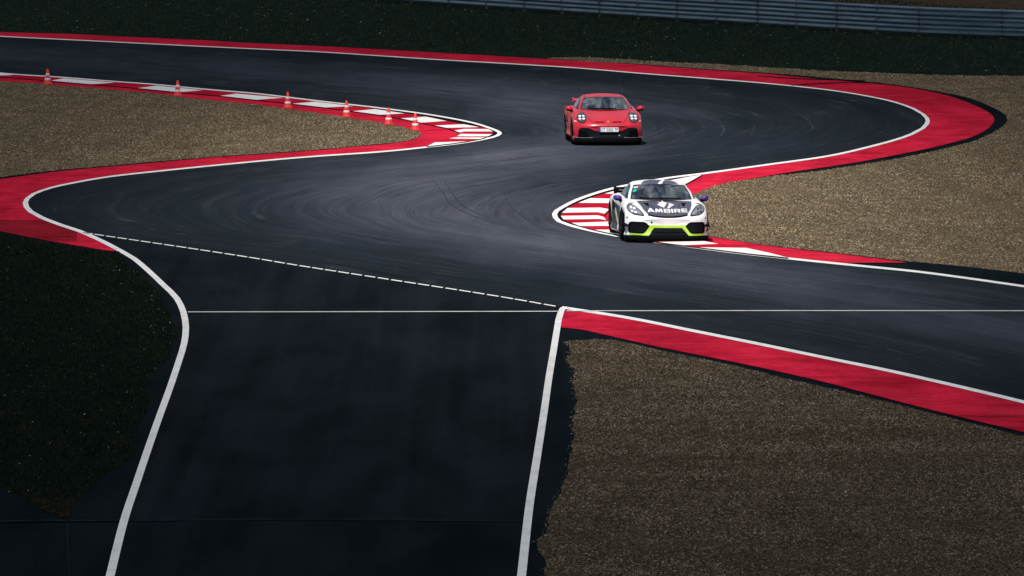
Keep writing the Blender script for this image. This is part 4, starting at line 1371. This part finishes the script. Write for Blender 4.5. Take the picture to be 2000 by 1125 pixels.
    for sx in (1, -1):
        solid('end_plate', [(2.00, .985), (2.00, 1.085), (2.08, 1.115), (2.36, 1.105), (2.36, 1.04)], sx * .665, sx * .685, CM['red'], wg, axis='y')
        solid('wing_stay', [(1.72, .80), (1.80, .80), (1.98, 1.09), (2.16, 1.09), (2.16, 1.055), (2.03, 1.055), (1.90, .80)], sx * .38, sx * .40, CM['black'], wg, axis='y')
    return root


# ---------- the white track car
def white_car():
    root = empty('sports_car')
    tag(root, 'white sports car with dark lettered bonnet, lime front trim and purple mirrors on the kerb', 'sports car')
    S = [
        (-2.215, [(0, .15), (.52, .16), (.58, .22), (.60, .34), (.57, .44), (.48, .49), (.30, .51), (0, .515)]),
        (-2.18, [(0, .11), (.70, .11), (.77, .22), (.79, .38), (.75, .50), (.63, .545), (.42, .56), (0, .565)]),
        (-2.07, [(0, .10), (.82, .10), (.875, .24), (.89, .42), (.85, .56), (.71, .615), (.46, .615), (0, .615)]),
        (-1.92, [(0, .10), (.83, .10), (.865, .28), (.885, .50), (.875, .65), (.75, .71), (.48, .675), (0, .67)]),
        (-1.62, [(0, .10), (.81, .10), (.85, .30), (.88, .56), (.885, .72), (.765, .79), (.52, .75), (0, .745)]),
        (-1.22, [(0, .10), (.86, .10), (.905, .32), (.91, .60), (.89, .765), (.78, .84), (.58, .815), (0, .81)]),
        (-.90, [(0, .10), (.84, .10), (.89, .32), (.90, .60), (.88, .78), (.78, .855), (.64, .855), (0, .86)]),
        (-.45, [(0, .10), (.82, .10), (.865, .31), (.885, .60), (.865, .79), (.80, .87), (.60, .88), (0, .885)]),
        (.2, [(0, .10), (.82, .10), (.87, .31), (.885, .60), (.87, .81), (.80, .89), (.60, .90), (0, .905)]),
        (.8, [(0, .10), (.85, .10), (.905, .32), (.92, .62), (.905, .81), (.82, .89), (.60, .91), (0, .915)]),
        (1.26, [(0, .11), (.86, .11), (.915, .34), (.935, .62), (.915, .80), (.82, .88), (.60, .89), (0, .895)]),
        (1.8, [(0, .14), (.83, .15), (.895, .35), (.915, .59), (.87, .75), (.76, .82), (.5, .84), (0, .84)]),
        (2.15, [(0, .20), (.73, .20), (.82, .37), (.85, .55), (.80, .68), (.67, .74), (.4, .75), (0, .75)]),
        (2.24, [(0, .26), (.55, .27), (.64, .38), (.66, .50), (.60, .58), (.5, .61), (.3, .62), (0, .62)])]

    def sweep(x, y, z):
        f = max(0.0, min(1.0, (-1.40 - y) / 0.75))
        b = max(0.0, min(1.0, (y - 1.5) / 0.7))
        return y + 0.26 * f * (abs(x) / 0.90) ** 3 - 0.22 * b * (abs(x) / 0.92) ** 3
    V, F = shell(S, 7, 6, sweep)
    bvh = BVHTree.FromPolygons(V, F)
    body = mesh_obj('body', V, F, CM['white'], root)
    fix_normals(body)
    cut = []
    for y, r in ((-1.22, 0.37), (1.264, 0.385)):
        for sx in (1, -1):
            cv = [(sx * 0.55, y + r * math.cos(2 * math.pi * k / 32), 0.345 + r * math.sin(2 * math.pi * k / 32)) for k in range(32)]
            cv += [(sx * 1.2, y + r * math.cos(2 * math.pi * k / 32), 0.345 + r * math.sin(2 * math.pi * k / 32)) for k in range(32)]
            cf = [tuple(range(32)), tuple(range(63, 31, -1))] + [(k, (k + 1) % 32, 32 + (k + 1) % 32, 32 + k) for k in range(32)]
            cut.append((cv, cf))
    boolean_cut(body, cut, CM['black'])
    finish(body)
    for sx in (1, -1):
        wheel(root, sx * 0.805, -1.22, 0.338, 0.26, sx)
        wheel(root, sx * 0.775, 1.264, 0.345, 0.30, sx)
    T = [((0, -1.04, .865), (.675, -.74, .86), (.725, -.68, .85), (.76, -.60, .85)),
         ((0, -.68, 1.04), (.625, -.46, 1.02), (.675, -.42, 1.005), (.762, -.33, .87)),
         ((0, -.33, 1.175), (.555, -.18, 1.145), (.612, -.14, 1.118), (.76, 0, .88)),
         ((0, .15, 1.240), (.535, .20, 1.200), (.60, .22, 1.165), (.76, .30, .885)),
         ((0, .70, 1.20), (.50, .66, 1.15), (.57, .64, 1.11), (.755, .68, .89)),
         ((0, 1.50, .93), (.44, 1.30, .92), (.52, 1.22, .905), (.75, 1.08, .88))]
    ws, roof, gb = greenhouse(root, T, 6, CM['white'])
    drape('cabin_trim', [(-.64, -.72), (-.3, -.88), (.3, -.88), (.64, -.72), (.75, -.3), (.75, .7), (.45, 1.1), (-.45, 1.1), (-.75, .7), (-.75, -.3)], bvh, CM['trim'], root, 0.012, 'T', 0.12)
    for x in (-.36, .36): headrest_seat(root, x, .10, .985)
    solid('bulkhead', [(-.70, .87), (-.56, 1.07), (-.30, 1.15), (.30, 1.15), (.56, 1.07), (.70, .87)], .60, .63, CM['trim'], root)
    solid('interior_mirror', [(-.11, 1.085), (.11, 1.085), (.09, 1.13), (-.09, 1.13)], -.38, -.34, CM['black'], root, bev=0.01)
    for k, lab in enumerate(('sticker', 'sticker')):
        if k == 0: drape('sticker', [(-.60, 1.005), (-.56, 1.005), (-.515, 1.03), (-.505, 1.055), (-.525, 1.07), (-.565, 1.065), (-.60, 1.03)], gb, CM['green'], ws, 0.005, 'F', 0.03)
        else: drape('sticker', [(-.575, 1.085), (-.555, 1.105), (-.475, 1.118), (-.47, 1.10)], gb, CM['paper'], ws, 0.005, 'F', 0.03)
    solid('paper_sheet', [(-.165, .965), (-.045, .97), (-.045, 1.005), (-.165, 1.0)], -.56, -.555, CM['paper'], root)
    # roof graphics
    drape('roof_graphic', [(-.40, -.22), (-.20, -.30), (-.04, -.318), (.10, .15), (-.16, .22), (-.30, .05)], gb, CM['graphite'], roof, 0.004, 'T', 0.06)
    drape('roof_graphic', [(.05, -.318), (.22, -.29), (.42, -.21), (.36, .0), (.24, .16), (.17, .15)], gb, CM['graphite'], roof, 0.004, 'T', 0.06)
    # bonnet wrap, seam, vents, mark and lettering
    wrap = [(-.57, .838), (-.545, .80), (-.52, .755), (-.50, .70), (-.455, .645), (-.41, .590), (-.36, .574), (-.2, .556), (0, .550), (.2, .556), (.36, .574), (.43, .590), (.475, .645), (.53, .70), (.57, .755), (.60, .80), (.62, .838), (.3, .845), (0, .847), (-.3, .845)]
    drape('bonnet_wrap', wrap, bvh, CM['graphite'], body, 0.008, 'F', 0.028)
    drape('bonnet_lip', strip2(cr_open([(-.42, .592), (-.25, .562), (0, .549), (.25, .562), (.44, .592)], 5), .026), bvh, CM['black'], body, 0.012, 'F', 0.02)
    for v in ([(-.445, .806), (-.40, .766), (-.345, .742), (-.335, .806)], [(.375, .806), (.385, .742), (.43, .766), (.495, .806)]):
        drape('bonnet_vent', v, bvh, CM['black'], body, 0.013, 'F', 0.03)
    for v in (strip2([(-.31, .79), (-.24, .70), (-.20, .66)], .008), strip2([(.33, .79), (.27, .70), (.24, .66)], .008)):
        drape('bonnet_seam', v, bvh, CM['black'], body, 0.011, 'F', 0.03)
    zx = lambda X, Y: ((X - 951) / 723.0, (1054 - Y) / 723.0)
    drape('bonnet_mark', [zx(*p) for p in ((832, 492), (885, 476), (862, 458), (915, 466), (940, 440), (968, 462), (1012, 470), (962, 500), (925, 530), (880, 512))], bvh, CM['pink'], body, 0.013, 'F', 0.03)
    drape('bonnet_mark', [zx(*p) for p in ((1030, 468), (1062, 478), (1108, 492), (1050, 512), (1005, 537), (975, 530), (1020, 495))], bvh, CM['pink'], body, 0.013, 'F', 0.03)
    for ch, x0, x1, dz in (('A', -.415, -.262, 0), ('M', -.248, -.083, -.006), ('B', -.058, .080, -.010), ('I', .104, .142, -.011), ('R', .168, .300, -.009), ('E', .328, .455, -.004)):
        for st in letter_strokes(ch):
            poly = [(x0 + a * (x1 - x0), .646 + dz + b * .066) for a, b in st]
            drape('bonnet_letter', poly, bvh, CM['white_l'], body, 0.015, 'F', 0.03, smooth=False)
    bd = [(0, .637), (.042, .637), (.044, .615), (.032, .600), (.021, .594), (.010, .600), (-.002, .615)]
    drape('badge', bd, bvh, CM['gold'], root, 0.018, 'F', 0.02)
    drape('badge_field', [(.010, .631), (.034, .631), (.030, .612), (.016, .612)], bvh, CM['black'], root, 0.022, 'F', 0.02)
    # fender louvres
    for sx in (1, -1):
        v = [(sx * .80, .800), (sx * .74, .815), (sx * .67, .812), (sx * .70, .804), (sx * .76, .800), (sx * .795, .787)]
        drape('fender_louvre', v, bvh, CM['black'], body, 0.006, 'F', 0.03)
    # headlights
    hz = lambda X, Y: ((X - 969) / 723.0, (1064 - Y) / 723.0)
    HL = [hz(*p) for p in ((357, 548), (366, 510), (392, 492), (440, 490), (490, 512), (545, 556), (590, 605), (612, 640), (596, 656), (540, 650), (460, 640), (400, 608), (372, 580))]
    HLin = [hz(*p) for p in ((372, 548), (380, 520), (400, 506), (440, 504), (480, 524), (532, 566), (572, 608), (586, 634), (575, 638), (530, 634), (466, 622), (412, 594), (386, 570))]
    for sx in (1, -1):
        f = (lambda q: q) if sx < 0 else mir
        hl = drape('headlight', f(HL), bvh, CM['gloss'], root, 0.008, 'F', 0.03)
        drape('lens', f(HLin), bvh, CM['lens'], hl, 0.016, 'F', 0.03)
        for (X, Y) in ((425, 532), (470, 548), (432, 588), (482, 602)):
            x, z = hz(X, Y)
            drape('lamp', circle(sx * abs(x), z, .026, 14, .022), bvh, CM['led'] if sx < 0 else CM['chrome'], hl, 0.023, 'F', 0.02)
    # bumper openings
    fz = lambda X, Y: ((X - 991) / 723.0, (1077 - Y) / 723.0)
    side = [fz(*p) for p in ((378, 900), (378, 800), (392, 766), (430, 754), (620, 755), (655, 768), (703, 812), (706, 828), (640, 918), (606, 940), (405, 936), (385, 922))]
    si = [(x + .022 if x < -.6 else x - .0, z) for x, z in side]
    for sx in (1, -1):
        f = (lambda q: q) if sx < 0 else mir
        a = drape('side_intake', f(si), bvh, CM['black'], root, 0.012, 'F', 0.04)
        inn = [((x + .60) * .82 - .60, (z - .315) * .76 + .308) for x, z in si]
        drape('intake_mesh', f(inn), bvh, CM['mesh'], a, 0.016, 'F', 0.04)
    lime = [fz(*p) for p in ((690, 806), (991, 808), (1292, 806), (1345, 880), (1375, 938), (1572, 946), (1568, 968), (1335, 970), (1225, 846), (780, 846), (690, 968), (412, 958), (408, 936), (608, 944), (645, 922), (712, 828))]
    drape('front_trim', lime, bvh, CM['lime'], root, 0.010, 'F', 0.04)
    cen = [fz(*p) for p in ((785, 850), (1220, 850), (1328, 968), (698, 968))]
    cg = drape('front_grille', cen, bvh, CM['mesh'], root, 0.006, 'F', 0.04)
    drape('grille_bar', [fz(*p) for p in ((745, 912), (1270, 912), (1278, 922), (738, 922))], bvh, CM['black'], cg, 0.012, 'F', 0.05)
    drape('tow_hole', circle(-.345, .437, .020, 12), bvh, CM['black'], root, 0.006, 'F', 0.02)
    V2, F2 = [], []
    for k in range(41):
        x = -.905 + 1.81 * k / 40
        yy = sweep(x, -2.25, .2)
        V2 += [Vector((x, yy, .045)), Vector((x, yy - .012, .09)), Vector((x, yy + .015, .150)), Vector((x, yy + .22, .150)), Vector((x, yy + .22, .045))]
    for k in range(40):
        for j in range(5): F2.append((k * 5 + j, k * 5 + (j + 1) % 5, k * 5 + 5 + (j + 1) % 5, k * 5 + 5 + j))
    F2 += [(0, 1, 2, 3, 4), (204, 203, 202, 201, 200)]
    sp = mesh_obj('splitter', V2, F2, CM['black'], root); fix_normals(sp)
    for sx in (1, -1):
        ax = 'R' if sx > 0 else 'L'
        # dive planes and wheel-arch gills at the bumper corners
        solid('dive_plane', [(-2.02, .36), (-1.72, .44), (-1.62, .47), (-1.62, .45), (-1.75, .41), (-2.02, .34)], sx * .80, sx * .935, CM['black'], root, axis='y')
        solid('arch_gill', [(-1.70, .22), (-1.66, .58), (-1.60, .62), (-1.57, .60), (-1.60, .22)], sx * .885, sx * .925, CM['black'], root, axis='y', bev=.006)
        mirror_part(root, sx, sx * .945, -.70, .888, CM['purple'], CM['black'], .195, .125)
        drape('side_graphic', [(-.80, .16), (-.78, .50), (-.55, .68), (.2, .72), (.80, .76), (.84, .16)], bvh, CM['navy'], body, 0.004, ax, 0.07)
        drape('side_stripe', [(-.3, .18), (.3, .62), (.36, .62), (-.2, .18)], bvh, CM['white_l'], body, 0.007, ax, 0.05)
        drape('side_stripe', [(-.14, .18), (.38, .56), (.41, .56), (-.10, .18)], bvh, CM['lime'], body, 0.007, ax, 0.05)
        drape('side_intake', [(.40, .56), (.70, .62), (.76, .80), (.60, .76)], bvh, CM['black'], root, 0.008, ax, 0.05)
        drape('sill_stripe', [(-.72, .13), (.4, .13), (.4, .15), (-.72, .15)], bvh, CM['purple'], body, 0.007, ax, 0.06)
        drape('corner_decal', [(sx * .835, .50), (sx * .865, .51), (sx * .86, .55), (sx * .838, .545)] , bvh, CM['purple'], body, 0.005, 'F', 0.03)
    for x in (.02, .42):
        drape('wiper', strip2([(x, .893), (x - .28, .896), (x - .50, .90)], .016), gb, CM['black'], ws, 0.012, 'F', 0.04)
    # big rear wing
    wg = solid('rear_wing', [(1.98, .930), (2.0, .966), (2.16, .960), (2.30, .978), (2.30, .955), (2.14, .922)], -.71, .71, CM['black'], root, axis='y')
    solid('wing_flap', [(2.12, .855), (2.14, .885), (2.24, .884), (2.34, .908), (2.34, .884), (2.22, .850)], -.70, .70, CM['black'], wg, axis='y')
    drape_z = [(2.03, .905), (2.05, .915), (2.06, .915), (2.05, .90)]
    solid('wing_decal', [(-.52, .895), (-.30, .895), (-.29, .922), (-.50, .922)], 2.115, 2.12, CM['white_l'], wg)
    for sx in (1, -1):
        solid('end_plate', [(1.94, .79), (1.94, .990), (2.38, 1.0), (2.38, .85), (2.2, .79)], sx * .71, sx * .74, CM['black'], wg, axis='y')
        solid('wing_stay', [(1.70, .78), (1.80, .78), (1.95, .99), (2.12, .99), (2.12, .955), (2.0, .945), (1.92, .78)], sx * .36, sx * .38, CM['black'], wg, axis='y')
    return root


def park(car, front_px, yaw, y_front, z=0.0, roll=0.0):
    """stand the car with its nose at a surveyed point; yaw is measured from the line of sight"""
    p = G(*front_px, z)
    sight = math.atan2(p.x, p.y)
    a = R(yaw) - sight
    car.rotation_euler = (0, R(roll), a)
    n = Vector((-math.sin(a) * y_front, math.cos(a) * y_front, 0))
    car.location = Vector((p.x, p.y, z)) - n

red = red_car()
park(red, (1188.6, 284.6), 3.8, -2.30, 0.017)
wht = white_car()
park(wht, (1303.8, 474.1), 5.8, -2.215, 0.022, roll=0.6)

# ------------------------------------------------------------------ unseen broken cloud deck, opening shaped to light the corner and dim the edges
CL_Z = 520.0
cl = NT('vignette_cloud')
geo = cl.n('ShaderNodeNewGeometry')
pool = G(1120, 360)
hole = pool + sun_dir * (CL_Z / sun_dir.z)
# follow the slanting sunbeam through the depth of the deck
sep = cl.n('ShaderNodeSeparateXYZ'); cl.l(geo.outputs['Position'], sep.inputs[0])
slide = cl.n('ShaderNodeVectorMath', operation='SCALE'); slide.inputs[0].default_value = tuple(sun_dir / sun_dir.z); cl.l(sep.outputs[2], slide.inputs['Scale'])
beam = cl.n('ShaderNodeVectorMath', operation='SUBTRACT'); cl.l(geo.outputs['Position'], beam.inputs[0]); cl.l(slide.outputs[0], beam.inputs[1])
off = cl.n('ShaderNodeVectorMath', operation='SUBTRACT'); cl.l(beam.outputs[0], off.inputs[0]); off.inputs[1].default_value = (pool.x, pool.y, 0)
scl = cl.n('ShaderNodeVectorMath', operation='MULTIPLY'); cl.l(off.outputs[0], scl.inputs[0]); scl.inputs[1].default_value = (1 / 11.5, 1 / 74.0, 0)
ln = cl.n('ShaderNodeVectorMath', operation='LENGTH'); cl.l(scl.outputs[0], ln.inputs[0])
mp = cl.n('ShaderNodeMapping'); mp.inputs['Scale'].default_value = (0.008, 0.005, 0.01); cl.l(beam.outputs[0], mp.inputs[0])
nz = cl.noise(mp.outputs[0], 1.0, 6, 0.58, 0.6)
edge = cl.math('MULTIPLY_ADD', cl.math('SUBTRACT', nz, 0.5), 0.5, ln.outputs[1])
mr = cl.n('ShaderNodeMapRange'); mr.interpolation_type = 'SMOOTHSTEP'
mr.inputs['From Min'].default_value = 0.25; mr.inputs['From Max'].default_value = 1.50
mr.inputs['To Min'].default_value = 0.0; mr.inputs['To Max'].default_value = 0.70
cl.l(edge, mr.inputs[0])
# gaps of blue further off
gap = cl.n('ShaderNodeMapRange'); gap.interpolation_type = 'SMOOTHSTEP'
gap.inputs['From Min'].default_value = 0.42; gap.inputs['From Max'].default_value = 0.54; gap.inputs['To Min'].default_value = 0.0; gap.inputs['To Max'].default_value = 1.0
cl.l(nz, gap.inputs[0])
far = cl.n('ShaderNodeMapRange'); far.inputs['From Min'].default_value = 2.6; far.inputs['From Max'].default_value = 4.0
cl.l(ln.outputs[1], far.inputs[0])
gmix = cl.n('ShaderNodeMix', data_type='FLOAT'); cl.l(far.outputs[0], gmix.inputs[0]); gmix.inputs[2].default_value = 1.0; cl.l(gap.outputs[0], gmix.inputs[3])
dens = cl.math('MULTIPLY', mr.outputs[0], gmix.outputs[0])
tr = cl.n('ShaderNodeBsdfTransparent')
tl = cl.n('ShaderNodeBsdfTranslucent'); tl.inputs['Color'].default_value = (1.0, 0.97, 0.93, 1)
df = cl.n('ShaderNodeBsdfDiffuse'); df.inputs['Color'].default_value = (0.9, 0.88, 0.85, 1)
tone = cl.ramp(cl.noise(mp.outputs[0], 1.1, 5, 0.55), [(0.40, (0.14, 0.16, 0.20)), (0.58, (1.0, 0.99, 0.97))])  # self-shading of the deck painted into its translucent colour
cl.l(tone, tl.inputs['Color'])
ms = cl.n('ShaderNodeMixShader'); ms.inputs[0].default_value = 0.42
cl.l(tl.outputs[0], ms.inputs[1]); cl.l(df.outputs[0], ms.inputs[2])
mx = cl.n('ShaderNodeMixShader'); cl.l(dens, mx.inputs[0]); cl.l(tr.outputs[0], mx.inputs[1]); cl.l(ms.outputs[0], mx.inputs[2])
cl.l(mx.outputs[0], cl.out.inputs['Surface'])
from mathutils import noise as mnoise
V, F = [], []
NX, NY, SX, SY = 40, 40, 3600.0, 3600.0
cx0, cy0 = hole.x, hole.y + 300
for lay in (0, 1):
    for j in range(NY + 1):
        for i in range(NX + 1):
            x, y = cx0 + (i / NX - 0.5) * SX, cy0 + (j / NY - 0.5) * SY
            h = mnoise.fractal(Vector((x * 0.004, y * 0.004, lay * 9.0)), 1.0, 2.0, 4)
            rim = min(i, NX - i, j, NY - j) == 0
            z = CL_Z + (0 if rim else (lay * 110 + 8 + abs(h) * 45 if lay else -abs(h) * 20))
            V.append((x, y, z))
n1 = (NX + 1) * (NY + 1)
for lay in (0, 1):
    for j in range(NY):
        for i in range(NX):
            q = lay * n1 + j * (NX + 1) + i
            f = (q, q + 1, q + NX + 2, q + NX + 1)
            F.append(f if lay else tuple(reversed(f)))
vignette_clouds = mesh_obj('vignette_clouds', V, F, cl.m, smooth=True)
tag(vignette_clouds, kind='structure')
